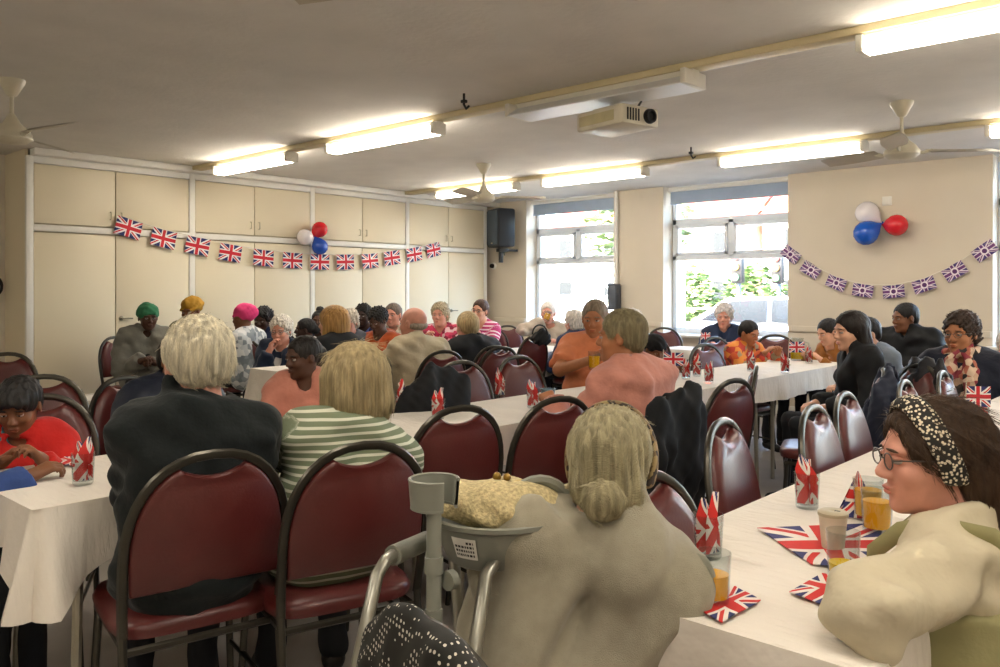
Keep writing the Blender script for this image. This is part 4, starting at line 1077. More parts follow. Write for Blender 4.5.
person('white-haired person in navy behind the man in the orange shirt', 574, 312, 8.0, 165, skin='pink', hair=('curly', '#d2ccc4'), top='#24355a', g=.018, hs=.97, w=.95, collar='coat', garname='jacket', sit=('burgundy banquet chair under the white-haired person in navy', .03))
org = person('grey-haired man in orange short-sleeved shirt holding a glass of juice', 595, 301, 5.5, 300, lean=2, hy=-6, hp=6, skin='tan', hair=('short', '#7f7261'), top='#d08058', sleeve='short', collar='shirt', hs=1.06, w=1.05, g=.02, fold=.007, hands=((-.20, .33, TB), (-.01, .36, .42)), curls=(30, 55), hup=((-.25, .1, 1), (1, .15, .3)), poles=((-.6, -.3, -.8), (1, -.1, -.5)), garname='shirt', sit=('burgundy banquet chair under the man in the orange shirt', .05))
pnk = person('grey-haired man in salmon pink shirt with his back turned, leaning to his neighbour', 621, 312, 3.62, 178, lean=9, side=0, hy=24, skin='tan', hair=('short', '#877d5f'), top='#bd8070', g=.02, fold=.006, collar='shirt', hs=1.0, w=1.03, hands=((-.14, .40, .34), (.18, .40, TB)), curls=(50, 35), strands=('crop', 2200, .045, .0009), garname='shirt')
person('white-haired person in pale blue by the pier between the windows', 632, 311, 7.6, 150, skin='pink', hair=('curly', '#d8d3cb'), top='#a9bcc9', g=.016, hs=.98, w=.95, garname='cardigan', sit=('burgundy banquet chair under the white-haired person in pale blue', .03))
person('child in black cap and grey hooded top across the middle table', 655, 336, 6.1, 330, hp=22, skin='brown', hair=('short', '#0f0d0c'), wrap=('beanie', mat('black_knit', '#101114', .9, bump=.4, bs=120), 'knitted_hat'), top='#8a8886', g=.02, collar='hood', hs=.85, w=.78, hands=((-.1, .3, TB), (.1, .3, TB)), garname='hoodie', sit=('burgundy banquet chair under the child in the black cap', .03))
person('white-haired woman in navy jacket and floral top by the window with parked cars', 724, 305, 8.7, 290, lean=4, hp=8, skin='pink', hair=('curly', '#cdc6c2'), top='#1b2844', g=.02, inner=('blouse', M_floral_dark), vneck=.28, hs=1.05, w=.98, fem=True, hands=((-.15, .30, .28), (.14, .30, .28)), garname='jacket', sit=('burgundy banquet chair under the woman in navy by the window', .03))
person('boy in orange and red patterned top at the window end of the middle table', 749, 321, 7.1, 345, lean=8, hp=16, skin='tan', hair=('short', '#14110f'), topm=M_orange_print, g=.02, collar='hood', hs=.9, w=.84, fold=.005, hands=((-.08, .32, .33), (.10, .32, .33)), garname='top', sit=('burgundy banquet chair under the boy in the orange top', .03))
person('dark-haired child in brown top bent over the end of the middle table', 828, 319, 6.9, 240, lean=22, hp=18, skin='pale', hair=('short', '#15110f'), top='#9a6228', hs=.92, w=.86, hands=((-.1, .32, TB), (.1, .32, TB)), garname='top', sit=('burgundy banquet chair under the child in the brown top', .03))
person('person in grey blue shirt leaning forward behind the long-haired woman', 866, 318, 5.7, 228, lean=22, hp=14, skin='pale', hair=('short', '#17120f'), top='#77828f', hs=.95, w=1.0, garname='shirt', sit=('burgundy banquet chair under the person in the grey blue shirt', .03))
person('woman with long black hair and black coat in profile facing left', 851, 312, 4.95, 216, lean=7, hy=14, hp=6, skin='pale', hair=('long', '#1a1310'), topm=M_coat, g=.022, fold=.006, collar='coat', hs=1.0, w=.95, fem=True, hands=((-.1, .26, .16), (.12, .26, .16)), garname='coat', sit=('burgundy banquet chair under the long-haired woman in black', .05))
person('man in black jacket in front of the plain wall, looking left', 905, 304, 6.8, 262, hy=-30, hp=4, skin='brown', hair=('short', '#120f0e'), topm=M_coat, g=.034, fold=.006, collar='coat', hs=1.03, w=1.1, garname='jacket', sit=('burgundy banquet chair under the man in the black jacket by the plain wall', .03))
scf = person('woman in patterned scarf and navy jacket on the right, wearing glasses', 961, 314, 4.85, 272, lean=3, hy=-16, hp=3, skin='tan', hair=('curly', '#33251d'), top='#161b2b', g=.022, inner=('blouse', M_scarf), vneck=.34, hs=1.03, w=1.0, fem=True, glasses=True, hands=((-.2, .28, .2), (.2, .28, .2)), garname='jacket', sit=('burgundy banquet chair under the woman in the patterned scarf', .03))
person('white-haired person in pale pink cut off by the right edge', 1012, 332, 5.3, 262, skin='pink', hair=('curly', '#dcd4ca'), top='#d09c96', hs=.97, w=.95, garname='top', fem=True, sit=('burgundy banquet chair under the person in pale pink at the right edge', .03))
gry = person('woman in oatmeal polo-neck jumper with low bun seen from behind', 611, 405, 1.64, 124, lean=4, side=15, hy=-6, hp=2, skin='pale', hair=('bun', '#a39a7a'), topm=M_knit, g=.02, fold=.009, collar='turtle', hs=.95, w=.90, fat=.008, fem=True, hands=((-.12, .30, .20), (.06, .34, .28)), poles=((-.35, -.2, -1), (.1, -.2, -1)), hb=M_brownfleck, strands=('bun', 7500, .045, .00055), garname='jumper')
hbw = person('woman with black flecked headband and glasses in profile at the right table', 931, 402, 1.62, 176, lean=10, side=-4, hy=42, hp=3, skin='pink', hair=('loose', '#3f2c1d'), topm=M_cream_top, g=.014, fold=.006, collar='crew', hs=.95, w=.93, fat=.02, fem=True, glasses=True, hands=((.02, .24, .40), (.16, .24, .14)), poles=((-1, .25, -.5), (.4, -.3, -.8)), neck=.04, arms_w=(((-.455, 1.385, .80), (-.52, 1.60, .77)), None), hb=M_leopard, strands=('loose', 6500, .09, .0006), garname='top', sit=('burgundy banquet chair under the woman with the black headband', .03))
# pinafore over the cream top
def pinafore(I):
    f = I['torso'](.036, False, 'none', True); f.ell(I['T'](1.05), (.30, .30, .155), I['RL'], k=.02, sub=True); f.ell((0, .05, -.02), (.24, .22, .12), k=.05)
    link('pinafore', Surf().add(*f.surface(.009, (.003, [(1, 55, 20, 3, 0), (.8, -30, 60, -4, 1), (.5, 110, 40, 2, 2)]))).mesh('pinafore', [M_pinafore]), I['o'])
    for sx in (-1, 1):
        s = MB(); s.tube([tuple(I['T'](u, sx * .095, dy * 1.22) + I['sp'] * .02) for u, dy in ((.62, .118), (.85, .105), (.99, .055), (1.03, -.0), (.97, -.075), (.8, -.115), (.62, -.125))], .016, 8, flat=.35, up=tuple(I['X']))
        s.build('strap', M_pinafore, I['o'])
pinafore(hbw)
def scarf(I):
    f = Field(); f.ring(I['nb'] + I['sp'] * .012 + I['Yf'] * .01, .082, .085, .026, I['RL'] @ rotm('X', 22), k=.02, zs=1.3)
    for sx in (-1, 1): f.rc(I['T'](.95, sx * .05, .10), I['T'](.38, sx * .065, .165), .036, .042, k=.03)
    link('scarf', Surf().add(*f.surface(.009, folds(99, .005, 60))).mesh('scarf', [M_scarf]), I['o'])
scarf(scf)
# necklace cord of the woman with the headband
def necklace(I):
    m = MB(); c = I['nb'] + I['sp'] * .01
    m.tube([tuple(c + I['RL'] @ V3(.078 * math.cos(t), .085 * math.sin(t) + .02, -.05 * max(0, math.sin(t)))) for t in [2 * math.pi * i / 28 for i in range(28)]], .0022, 5, closed=True); m.build('necklace', M_black, I['o'])
necklace(hbw)
print('people', NPERS[0], round(time.time() - _T0, 1), 's')

# empty chairs
for (px_, py_, fc, lb) in (
    (461, 405, 168, 'empty burgundy chair at the middle table right of the striped top, handbag before it'),
    (560, 396, 166, 'empty burgundy chair at the middle table above the bun of the woman in oatmeal'),
    (460, 360, 350, 'empty burgundy chair across the middle table in front of the black jacket'),
    (517, 355, 352, 'empty burgundy chair across the middle table, second from the black jacket'),
    (495, 345, 172, 'empty burgundy chair half hidden behind two chairs beyond the middle table'),
    (535, 335, 176, 'empty burgundy chair with a dark bag on its top below the drinking man'),
    (507, 325, 330, 'empty burgundy chair shining pale against the corner wall'),
    (664, 327, 300, 'empty burgundy chair against the pier between the windows'),
    (775, 334, 300, 'empty burgundy chair below the window at the end of the parked cars'),
    (704, 343, 345, 'empty burgundy chair shining lavender across the middle table'),
    (720, 418, 8, 'empty burgundy chair with a pale taupe frame beside the draped black coat'),
    (735, 378, 172, 'empty burgundy chair in front of the chair that stands sideways'),
    (757, 365, 205, 'empty burgundy chair standing sideways with its seat showing'),
    (811, 404, 4, 'empty burgundy chair at the right table, shiny back, left of two alike'),
    (843, 391, 4, 'empty burgundy chair at the right table, shiny back, right of two alike'),
    (903, 379, 4, 'empty burgundy chair at the right table in front of the dark coats'),
    (941, 370, 4, 'empty burgundy chair at the right table in front of the scarf'),
    (636, 470, 352, 'empty burgundy chair behind the bun of the woman in oatmeal'),
    (44, 374, 330, 'empty burgundy chair further back behind the boy in red'),
    (240, 338, 160, 'empty burgundy chair with its back turned in front of the pink headwrap'),
    (114, 336, 22, 'burgundy banquet chair side-on against the cupboards behind the man in the green hat'),
    (8, 352, 320, 'empty burgundy chair cut off at the left edge by the wall'),
):
    x, y, z = on_z(px_, py_, HB); q = R(fc)
    chair(x + math.cos(q) * .285, y + math.sin(q) * .285, fc, lb)
def draped(px_, py_, fc, label, m, cat='coat', name='draped_coat', w=.235, low=.30, chairlab=None, seed=0, amp=.008, z=HB + .03, res=.011):
    x, y, _ = on_z(px_, py_, z); q = R(fc); cx_, cy_ = x + math.cos(q) * .285, y + math.sin(q) * .285
    if chairlab: chair(cx_, cy_, fc, chairlab)
    f = Field(); f.ell((0, -.272, .72), (w, .052, .232), rotm('X', 10), k=.04).ell((0, -.25, .55), (w * 1.04, .06, .25), rotm('X', 9), k=.05)
    f.rc((-w * .85, -.26, .66), (-w * .95, -.2, low), .05, .055, k=.05); f.rc((w * .85, -.26, .66), (w * .95, -.2, low), .05, .055, k=.05)
    o = link(name, Surf().add(*f.surface(res, folds(seed + 40, amp * .8, 38, .35))).mesh(name, [m]), None, (cx_, cy_, 0), R(fc - 90)); tag(o, label, cat)
    return o
draped(676, 385, 178, 'black coat hung over the chair of the man in the pink shirt', M_coat, chairlab='burgundy banquet chair under the black coat and the man in pink', seed=1)
draped(884, 362, 200, 'dark blue coat hung on a chair beside the long-haired woman', mat('dark_blue_coat', '#1a2033', .7, var=.2, vs=9, bump=.4, bs=40), chairlab='burgundy banquet chair under the dark blue coat', seed=2, amp=.012)
draped(922, 358, 230, 'black quilted coat hung on a chair before the man by the plain wall', mat('black_quilted', '#15161c', .5, var=.2, vs=9, bump=.4, bs=30), chairlab='burgundy banquet chair under the black quilted coat', seed=3, amp=.012)
draped(436, 366, 172, 'black coat hung over a chair behind the middle table', M_coat, chairlab='burgundy banquet chair under the black coat behind the middle table', seed=5)
M_polka = blotch_mat('black_white_polka', ['#14140f', '#cfcabc'], 120, dots='even', size=.26)
draped(438, 600, 76, 'black polka-dot cardigan hung over a chair back in front', M_polka, 'cardigan', 'draped_cardigan', w=.20, chairlab='burgundy banquet chair under the polka-dot cardigan', seed=4, amp=.006, res=.008)
# ------------------------------------------------------------------ bunting, balloons
M_flag = flag_mat('union_flag_print', '#232a63', '#c8202f', '#e9e4e2')
M_flagp = flag_mat('purple_union_print', '#4a3a78', '#6b3a78', '#e2d6e0', crest=('#e9dfe8', '#5a2f6a'))
M_string = mat('white_string', '#d9d4c8', .8, var=0)
def flag_piece(cx, dirx, up, nrm, w, h, tilt, m, parent, seed):
    t = R(tilt); a = dirx * math.cos(t) + up * math.sin(t); b = up * math.cos(t) - dirx * math.sin(t)
    f = MB(); amp = .006
    P = lambda u, v: cx + a * ((u - .5) * w) + b * ((v - .5) * h) + nrm * (.012 + amp * math.sin(u * 5 + seed) + .004 * math.sin(v * 4 + seed))
    f.grid(P, 8, 5); f.grid(lambda u, v: P(u, v) - nrm * .0015, 8, 5, flip=True)
    return f.build('flag', m, parent)
def bunting(pts, wall, dirx, nrm, label, m, w, h, ends):
    t = thing('bunting', label, 'bunting'); up = Vector((0, 0, 1)); W = [Vector(wall(*p)) for p in pts]
    n = len(W); path = [Vector(wall(*ends[0]))] + [q + up * (h * .5) for q in W] + [Vector(wall(*ends[1]))]
    s = MB(); s.tube([q + nrm * .012 for q in path], .0035, 5); s.build('string', M_string, t)
    for i, q in enumerate(W):
        a, b = W[max(0, i - 1)], W[min(n - 1, i + 1)]; tl = math.degrees(math.atan2((b - a).z, (b - a).dot(dirx)))
        flag_piece(q, dirx, up, nrm, w, h, tl, m, t, i * 1.7)
bunting([(128, 228), (163, 238.5), (197, 246), (230, 253), (263, 258), (292, 260.5), (319.5, 262), (345, 262), (369.5, 261), (391.5, 258), (414, 254.5), (433, 250)], lambda a, b: on_wall_x(a, b, XW + .03), Vector((0, 1, 0)), Vector((1, 0, 0)), 'string of red white and blue union flags across the cupboards', M_flag, .25, .175, ((116, 218), (442, 246)))
bunting([(791, 254.5), (811, 270), (836.5, 283), (863, 290.5), (894, 291.5), (924.5, 285), (955, 271.5), (985, 251)], lambda a, b: on_wall_y(a, b, YW - .03), Vector((1, 0, 0)), Vector((0, -1, 0)), 'string of purple crested union flags on the plain wall', M_flagp, .20, .125, ((780, 244), (996, 242)))
def balloons(items, label, d0):
    t = thing('balloon_cluster', label, 'balloons', tuple(Vector(items[0][0])))
    o = Vector(items[0][0])
    for (c, r, ax, col) in items:
        m = mat('balloon_' + col.strip('#'), col, .18, var=0, spec=.6); c = Vector(c) - o; ax = Vector(ax).normalized(); q = Vector((0, 0, 1)).rotation_difference(ax).to_matrix()
        b = MB(); b.lathe([(.004, -r * 1.3), (r * .28, -r * 1.02), (r * .62, -r * .72), (r * .9, -r * .3), (r, .1 * r), (r * .93, r * .48), (r * .7, r * .84), (r * .35, r * 1.05), (0, r * 1.1)], c, 20, q, cap=False)
        bo = b.build('balloon', m, t); k = MB(); k.lathe([(.016, -r * 1.42), (.005, -r * 1.3), (.006, -r * 1.26)], c, 10, q); k.build('knot', m, bo)
x, y, z = on_wall_x(314, 236, XW + .12)
balloons([((x, y + .07, z + .07), .09, (.3, .5, .6), '#d4202c'), ((x, y - .11, z - .02), .09, (.2, -1, .1), '#e6e0e2'), ((x + .02, y + .06, z - .11), .092, (.3, .4, -1), '#1c50b8')], 'red, white and blue balloons tied together on the cupboards', 0)
x, y, z = on_wall_y(879, 224, YW - .13)
balloons([((x + .15, y, z - .02), .105, (1, -.2, -.1), '#d4202c'), ((x - .11, y + .03, z + .11), .115, (-.8, 0, .6), '#e4dfe2'), ((x - .09, y - .06, z - .08), .12, (-.7, -.3, -.5), '#1a58c0')], 'white, blue and red balloons tied together on the plain wall', 0)

# ------------------------------------------------------------------ glasses, napkins, drinks
M_glass = glass_mat('tumbler_glass', '#f1f4f4'); M_juice = mat('orange_juice', '#f7ae0a', .2, var=.02); M_juicey = mat('orange_squash', '#efc400', .2, var=.02)
M_napkin = flag_mat('union_napkin', '#2a2d66', '#cc2a24', '#e6dcd4', aspect=1.0)
M_paper = mat('paper_cup', '#cfc4ae', .7, var=.04)
def glass_mesh():
    b = MB(); b.lathe([(0, 0), (.026, 0), (.029, .004), (.0335, .095), (.0315, .095), (.0275, .012), (0, .010)], n=20, cap=False); return b.mesh('tumbler', M_glass, angle=30)
G_ME = glass_mesh()
def juice_mesh(h, m):
    b = MB(); r0, r1 = .0265, .0265 + .004 * h / .095 * .9; b.lathe([(0, .0125), (r0, .0125), (r1, h), (0, h)], n=20, cap=False); return b.mesh('juice', m)
J_ME = [juice_mesh(.055, M_juice), juice_mesh(.03, M_juicey), juice_mesh(.07, M_juice)]
def napkin_mesh(seed):
    """napkin folded to a point and tucked into the tumbler"""
    r = random.Random(seed); b = MB()
    for k in range(3):
        a = r.uniform(0, 6.28) if k else .4 * seed; ca, sa = math.cos(a), math.sin(a); tip = .135 - k * .022 + r.uniform(-.01, .012); w = .034 - k * .003; ln = r.uniform(-.022, .022)
        def P(u, v):
            x = (u - .5) * 2; ww = w * (1 - .12 * (1 - v)) * (1 - max(0, v - .55) / .45 * .92); y = .012 * (1 - abs(x)) * (1 if k % 2 else -1) + .006 * k - .006
            X_, Y_ = x * ww + ln * v * v, y
            rr = math.hypot(X_, Y_); lim = .0265 + .004 * v
            if v < .62 and rr > lim: X_, Y_ = X_ * lim / rr, Y_ * lim / rr
            return (X_ * ca - Y_ * sa, X_ * sa + Y_ * ca, .014 + tip * v)
        qa = R(r.choice((45, 35, 60, 130))); qo = (r.uniform(.35, .65), r.uniform(.35, .65))
        uvf = lambda u, v: (qo[0] + .55 * ((u - .5) * math.cos(qa) - (v - .5) * 1.6 * math.sin(qa)), qo[1] + .55 * ((u - .5) * math.sin(qa) + (v - .5) * 1.6 * math.cos(qa)))
        b.grid(P, 6, 10, uvf=uvf); b.grid(lambda u, v: tuple(Vector(P(u, v)) + Vector((sa * .0012, -ca * .0012, 0))), 6, 10, flip=True, uvf=uvf)
    return b.mesh('napkin', M_napkin)
N_ME = [napkin_mesh(i) for i in range(5)]
def tumbler(x, y, label, z=None, napkin=None, juice=None, rz=0., group='tumblers on the tables', nlabel=None, sc=1.0):
    z = TZ + .006 if z is None else z
    o = tag(link('tumbler', G_ME, None, (x, y, z), rz), label, 'glass', group); o.scale = (sc,) * 3
    if juice is not None: link('juice', J_ME[juice], o)
    if napkin is not None:
        n = tag(link('napkin', N_ME[napkin % 5], None, (x, y, z), rz), nlabel, 'napkin', 'flag napkins in tumblers'); n.scale = (sc,) * 3
    return o
spots = [(83, 486, 1, 'before the boy in red'), (265, 452, 2, 'right of the man in the black jacket'), (327, 418, 3, 'by the girl in the pink hoodie'), (402, 412, 0, 'beside the bob of the striped woman'), (438, 420, 1, 'left of the empty chair facing the handbag'),
         (500, 398, 2, 'in front of the chairs across the middle table'), (533, 409, 4, 'next to the blue-grey beaker'), (686, 380, 3, 'by the child in the black cap'), (697, 377, 0, 'before the lavender-shining chair'), (709, 384, 1, 'beside the draped black coat'),
         (785, 374, 2, 'before the boy in the orange top'), (809, 364, 3, 'beside the yellow jug at the table end'), (708, 560, 1, 'behind the near glass of juice'), (807, 510, 4, 'alone in the middle of the right table'), (751, 372, 0, 'behind the sideways chair'), (981, 426, 2, 'at the right edge before the scarf')]
for (a, b, k, w_) in spots:
    x, y, z = on_z(a, b, TZ)
    tumbler(x, y, 'clear tumbler holding a folded napkin, ' + w_, napkin=k, rz=k * 1.3, nlabel='flag napkin folded into the tumbler ' + w_, sc=1.0)
x, y, z = on_z(713, 606, TZ); tumbler(x, y, 'glass of orange juice on a flag napkin beside the oatmeal jumper', juice=0)
x, y, z = on_z(843, 580, TZ); tumbler(x, y, 'nearly empty glass of orange squash behind the paper cup', juice=1)
x, y, z = on_z(877, 535, TZ); tumbler(x, y, 'glass of yellow squash half hidden by the arm in the cream sleeve', juice=2, sc=1.1); x, y, z = on_z(868, 522, TZ); tumbler(x, y, 'second glass of yellow squash behind the tall folded napkin', juice=2, sc=1.1)
x, y, z = on_z(596, 400, TZ); tumbler(x, y, 'glass of orange juice standing in front of the pink shirt', juice=2, sc=1.15)
# held glasses
def held(I, i, dx, label, juice):
    o = I['o']; a = R(I['face'] - 90); p = I['wr'][i] + V3(*dx); x = o.location.x + p[0] * math.cos(a) - p[1] * math.sin(a); y = o.location.y + p[0] * math.sin(a) + p[1] * math.cos(a)
    return tumbler(x, y, label, z=o.location.z + p[2], juice=juice, sc=1.2, group='held glasses')
held(org, 1, (-.02, .075, -.055), 'glass of juice held by the man in the orange shirt', 2)
g_ = held(drk, 1, (-.035, .02, -.0), 'glass of squash at the lips of the drinking man', 2); g_.rotation_euler = (R(-18), R(10), 0)
# jug at the far end
x, y, z = on_z(797, 361, TZ); jt = thing('juice_jug', 'clear jug of yellow squash at the window end of the middle table', 'jug', (x, y, TZ + .006))
b = MB(); b.lathe([(0, 0), (.05, 0), (.055, .01), (.06, .12), (.052, .17), (.056, .19), (.053, .19), (.049, .17), (.056, .12), (.05, .012), (0, .01)], n=22, cap=False); b.tube([(.055, 0, .16), (.10, 0, .15), (.105, 0, .08), (.058, 0, .05)], .007, 6); b.build('body', M_glass, jt)
b = MB(); b.lathe([(0, .012), (.049, .012), (.0545, .11), (0, .11)], n=22, cap=False); b.build('squash', M_juicey, jt)
# beaker and cup
x, y, z = on_z(548, 408, TZ); b = thing('beaker', 'blue-grey plastic beaker on the middle table between two chairs', 'beaker', (x, y, TZ + .006)); MB().lathe([(.028, 0), (.036, .09), (.033, .09), (.027, .006), (0, .006)], n=18).build('body', mat('blue_grey_plastic', '#5f7377', .4), b); MB().lathe([(.038, .085), (.039, .092), (.036, .092)], n=18, cap=False).build('rim', mat('blue_grey_plastic', '#5f7377', .4), b)
x, y, z = on_z(833, 551, TZ); b = thing('paper_cup', 'lidded beige paper cup standing on the big flag napkin', 'cup', (x, y, TZ + .008)); MB().lathe([(.024, 0), (.031, .075), (.029, .075), (0, .07)], n=20).build('body', M_paper, b); MB().lathe([(.033, .073), (.033, .080), (.027, .084), (.008, .084), (0, .080)], n=20).build('lid', mat('cup_lid', '#b8ad92', .5), b); MB().box((.010, .0, .0835), (.012, .006, .002)).build('sip_hole', M_black, b)
def flat_napkin(corners, label, z=.0):
    w_ = [Vector(on_z(a, b, TZ + .006)) for a, b in corners]
    P = lambda u, v: (w_[0] * (1 - u) + w_[1] * u) * (1 - v) + (w_[3] * (1 - u) + w_[2] * u) * v + Vector((0, 0, .0035 + z + .0022 * math.sin(u * 7) * math.sin(v * 6)))
    c = sum((q for q in w_), Vector()) / 4; m = MB(); m.grid(lambda u, v: P(u, v) - c, 12, 12); m.grid(lambda u, v: P(u, v) - c - Vector((0, 0, .0012)), 12, 12, flip=True)
    tag(m.build('flat_napkin', M_napkin, None, loc=c), label, 'napkin', 'flat flag napkins on the right table')
flat_napkin([(757, 529), (812, 566), (872, 572), (884, 524)], 'large union flag napkin lying open under the paper cup')
flat_napkin([(789, 594), (828, 609), (872, 582), (822, 575)], 'union flag napkin lying by the cream sleeve at the table edge', .001)
flat_napkin([(686, 604), (722, 625), (761, 602), (735, 588)], 'union flag napkin under the near glass of orange juice', .001)
def point_napkin(px_, py_, h, w, label, d_=0., rz=0.):
    x, y, z = on_z(px_, py_, TZ); m = MB()
    for s in (-1, 1):
        P = lambda u, v, s=s: ((u - .5) * w * (1 - v * .97), s * (.028 * (1 - v)) * (1 - abs(u - .5) * 1.2), h * v); m.grid(P, 8, 10); m.grid(lambda u, v, P=P, s=s: (P(u, v)[0], P(u, v)[1] - s * .0015, P(u, v)[2]), 8, 10, flip=True)
    tag(m.build('pointed_napkin', M_napkin, None, loc=(x, y, TZ + .006), rz=rz), label, 'napkin')
point_napkin(858, 518, .115, .10, 'tall pointed union flag napkin standing left of the glasses-wearing face', rz=R(35))
x, y, z = on_z(70, 466, TZ)
flat_napkin([(54, 464), (72, 468), (88, 461), (70, 456)], 'crumpled union flag napkin in front of the boy in red', .004)
# small paper flags on sticks
def stick_flag(px_, py_, label, w=.13, h=.085, z0=.10, lean=8, rz=0):
    x, y, z = on_z(px_, py_, TZ); t = thing('paper_flag', label, 'flag', (x, y, TZ + .006), rz, 'small paper flags')
    MB().tube([(0, 0, 0), (.01, 0, z0 + h + .02)], .0025, 6).build('stick', M_paper, t); MB().lathe([(.022, 0), (.022, .008), (.004, .02)], n=12).build('base', M_paper, t)
    f = MB(); P = lambda u, v: (.008 + u * w, .008 * math.sin(u * 6), z0 + v * h); f.grid(P, 8, 4); f.grid(lambda u, v: (P(u, v)[0], P(u, v)[1] + .001, P(u, v)[2]), 8, 4, flip=True); f.build('flag', M_flag, t)
stick_flag(662, 382, 'small union flag on a stick beside the pink shirt', rz=R(40)); stick_flag(788, 366, 'small union flag on a stick before the empty chair under the window', rz=R(50)); stick_flag(700, 350, 'small union flag on a stick on the small window table', rz=R(60), w=.11, h=.07)
stick_flag(964, 432, 'small union flag on a stick at the far end of the right table', rz=R(40), w=.10)
bx = thing('dark_bag', 'dark bag hung over the chair below the drinking man', 'bag', tuple(on_z(540, 338, HB - .02))); f = Field(); f.ell((0, 0, 0), (.11, .07, .06)).ell((.03, 0, .04), (.05, .04, .04)); link('bag_body', Surf().add(*f.surface(.01, folds(5, .006, 60))).mesh('bag_body', [M_coat]), bx); MB().tube(arc((0, 0, .03), .09, 0, math.pi, 10, (1, 0, 0), (0, 0, 1)), .008, 6).build('strap', M_black, bx)

# ------------------------------------------------------------------ walking frame, crutch, tub and handbag in front
M_tube = mat('grey_tube', '#9b9a90', .3, .8, var=.06); M_grip = mat('grey_grip', '#7f8076', .6, var=.08, bump=.4, bs=120); M_gplas = mat('grey_plastic_tub', '#84867c', .45, var=.05)
wf = thing('walking_frame', 'metal walking frame with grey hand grips beside the oatmeal jumper', 'walking frame')
def W(px_, py_, d): return Vector(at(px_, d, py_))
fr = MB()
p0, p1, p2 = W(352, 690, 1.40), W(377, 575, 1.50), W(392, 556, 1.53)
base1 = Vector((p0.x, p0.y, 0)) + (p0 - p1) * .2; base1.z = 0
g1 = W(428, 540, 1.66)
fr.tube([base1, p0, p1 + Vector((0, 0, .0)), p1 * .4 + p2 * .6 + Vector((0, 0, .006)), p2, g1, g1 + Vector((-.02, .09, -.03)), Vector((g1.x - .05, g1.y + .20, 0))], .0125, 10); fr.build('side_tube', M_tube, wf)
side = Vector((CC, CS, 0)) * .20
MB().tube([p2 + (g1 - p2) * .02, g1], .019, 12).build('hand_grip', M_grip, wf)
MB().tube([base1 + side, p0 + side, p1 + side, p2 + side, g1 + side, g1 + side + Vector((-.02, .09, -.03)), Vector((g1.x - .05, g1.y + .20, 0)) + side], .0125, 10).build('side_tube', M_tube, wf)
MB().tube([p2 + side + (g1 - p2) * .02, g1 + side], .019, 12).build('hand_grip', M_grip, wf)
q0 = Vector((g1.x - .03, g1.y + .13, .55)); MB().tube([q0, q0 + side], .011, 8).build('cross_bar', M_tube, wf); q1 = Vector((g1.x - .045, g1.y + .18, .2)); MB().tube([q1, q1 + side], .011, 8).build('cross_bar', M_tube, wf)
for q in (base1, base1 + side, Vector((g1.x - .05, g1.y + .20, 0)), Vector((g1.x - .05, g1.y + .20, 0)) + side): MB().lathe([(.02, 0), (.019, .03), (.014, .05)], q, 12).build('rubber_foot', M_black, wf)
cr = thing('crutch', 'grey forearm crutch standing upright by the walking frame', 'crutch')
ct = W(434, 500, 1.50); cb_ = Vector((ct.x + .02, ct.y - .02, 0)); ax = (cb_ - ct)
MB().tube([ct, ct + ax * .42], .014, 10).build('upper_tube', M_gplas, cr); MB().tube([ct + ax * .40, cb_], .011, 10).build('lower_tube', M_tube, cr)
MB().lathe([(.0175, 0), (.0175, .03)], ct + ax * .14, 12).build('collar', M_gplas, cr); MB().lathe([(.0165, 0), (.0165, .03)], ct + ax * .24, 12).build('collar', M_gplas, cr)
cu = MB(); N = 22
for j, (z_, r_) in enumerate(((0, .042), (.045, .047))): pass
def cuff(u, v, o=0.):
    a = R(-60 + 300 * u + 100); r_ = .043 + .004 * v - o; return tuple(ct + Vector((r_ * math.cos(a), r_ * math.sin(a), -.012 + .05 * v)))
cu.grid(cuff, 24, 3, uv=False); cu.grid(lambda u, v: cuff(u, v, .005), 24, 3, uv=False, flip=True)
for v in (0, 1): cu.tube([tuple((Vector(cuff(i / 24, v)) + Vector(cuff(i / 24, v, .005))) / 2) for i in range(25)], .0035, 6)
cu.build('arm_cuff', M_gplas, cr)
hg = ct + ax * .27; MB().tube([hg, hg + Vector((CS * .02 + CC * .03, -CC * .09, -.0))], .016, 10).build('hand_grip', M_grip, cr); MB().lathe([(.019, 0), (.017, .04), (.012, .05)], cb_, 12).build('rubber_foot', M_black, cr)
kn = W(450, 580, 1.5); MB().lathe([(.018, -.008), (.018, .008)], kn, 12, Matrix.Rotation(R(90), 3, 'X')).build('adjuster_knob', M_gplas, cr)
tc_ = W(497, 514, 1.62); tz = tc_.z
tb = thing('plastic_tub', 'grey plastic tub with white label on the walking frame', 'tub', (tc_.x, tc_.y, tz))
tm = MB(); S = lambda r, z: (r, z)
tm.lathe([(0, -.085), (.088, -.085), (.10, -.078), (.128, -.006), (.14, .0), (.141, .008), (.128, .008), (.122, .0), (.094, -.07), (0, -.075)], n=36, cap=False); tm.build('body', M_gplas, tb)
la = R(282); lm = MB(); lm.grid(lambda u, v: ((.1105 + .016 * v) * math.cos(la + (u - .5) * .42), (.1105 + .016 * v) * math.sin(la + (u - .5) * .42), -.058 + .042 * v), 6, 2, uv=False); lo = lm.build('label', mat('white_label', '#dcdad2', .6, var=.02), tb)
tx = MB(); rr = random.Random(4)
for row in range(4):
    u = .1
    while u < .9:
        w_ = rr.uniform(.04, .12); v0 = .14 + row * .2
        def C(u_, v_): q = .1118 + .016 * v_; return (q * math.cos(la + (u_ - .5) * .42), q * math.sin(la + (u_ - .5) * .42), -.058 + .042 * v_)
        if not (row == 3 and u < .5): tx.add([C(u, v0), C(min(.9, u + w_), v0), C(min(.9, u + w_), v0 + .11), C(u, v0 + .11)], [(0, 1, 2, 3)])
        u += w_ + .04
tx.build('print', M_black, lo, smooth=False)
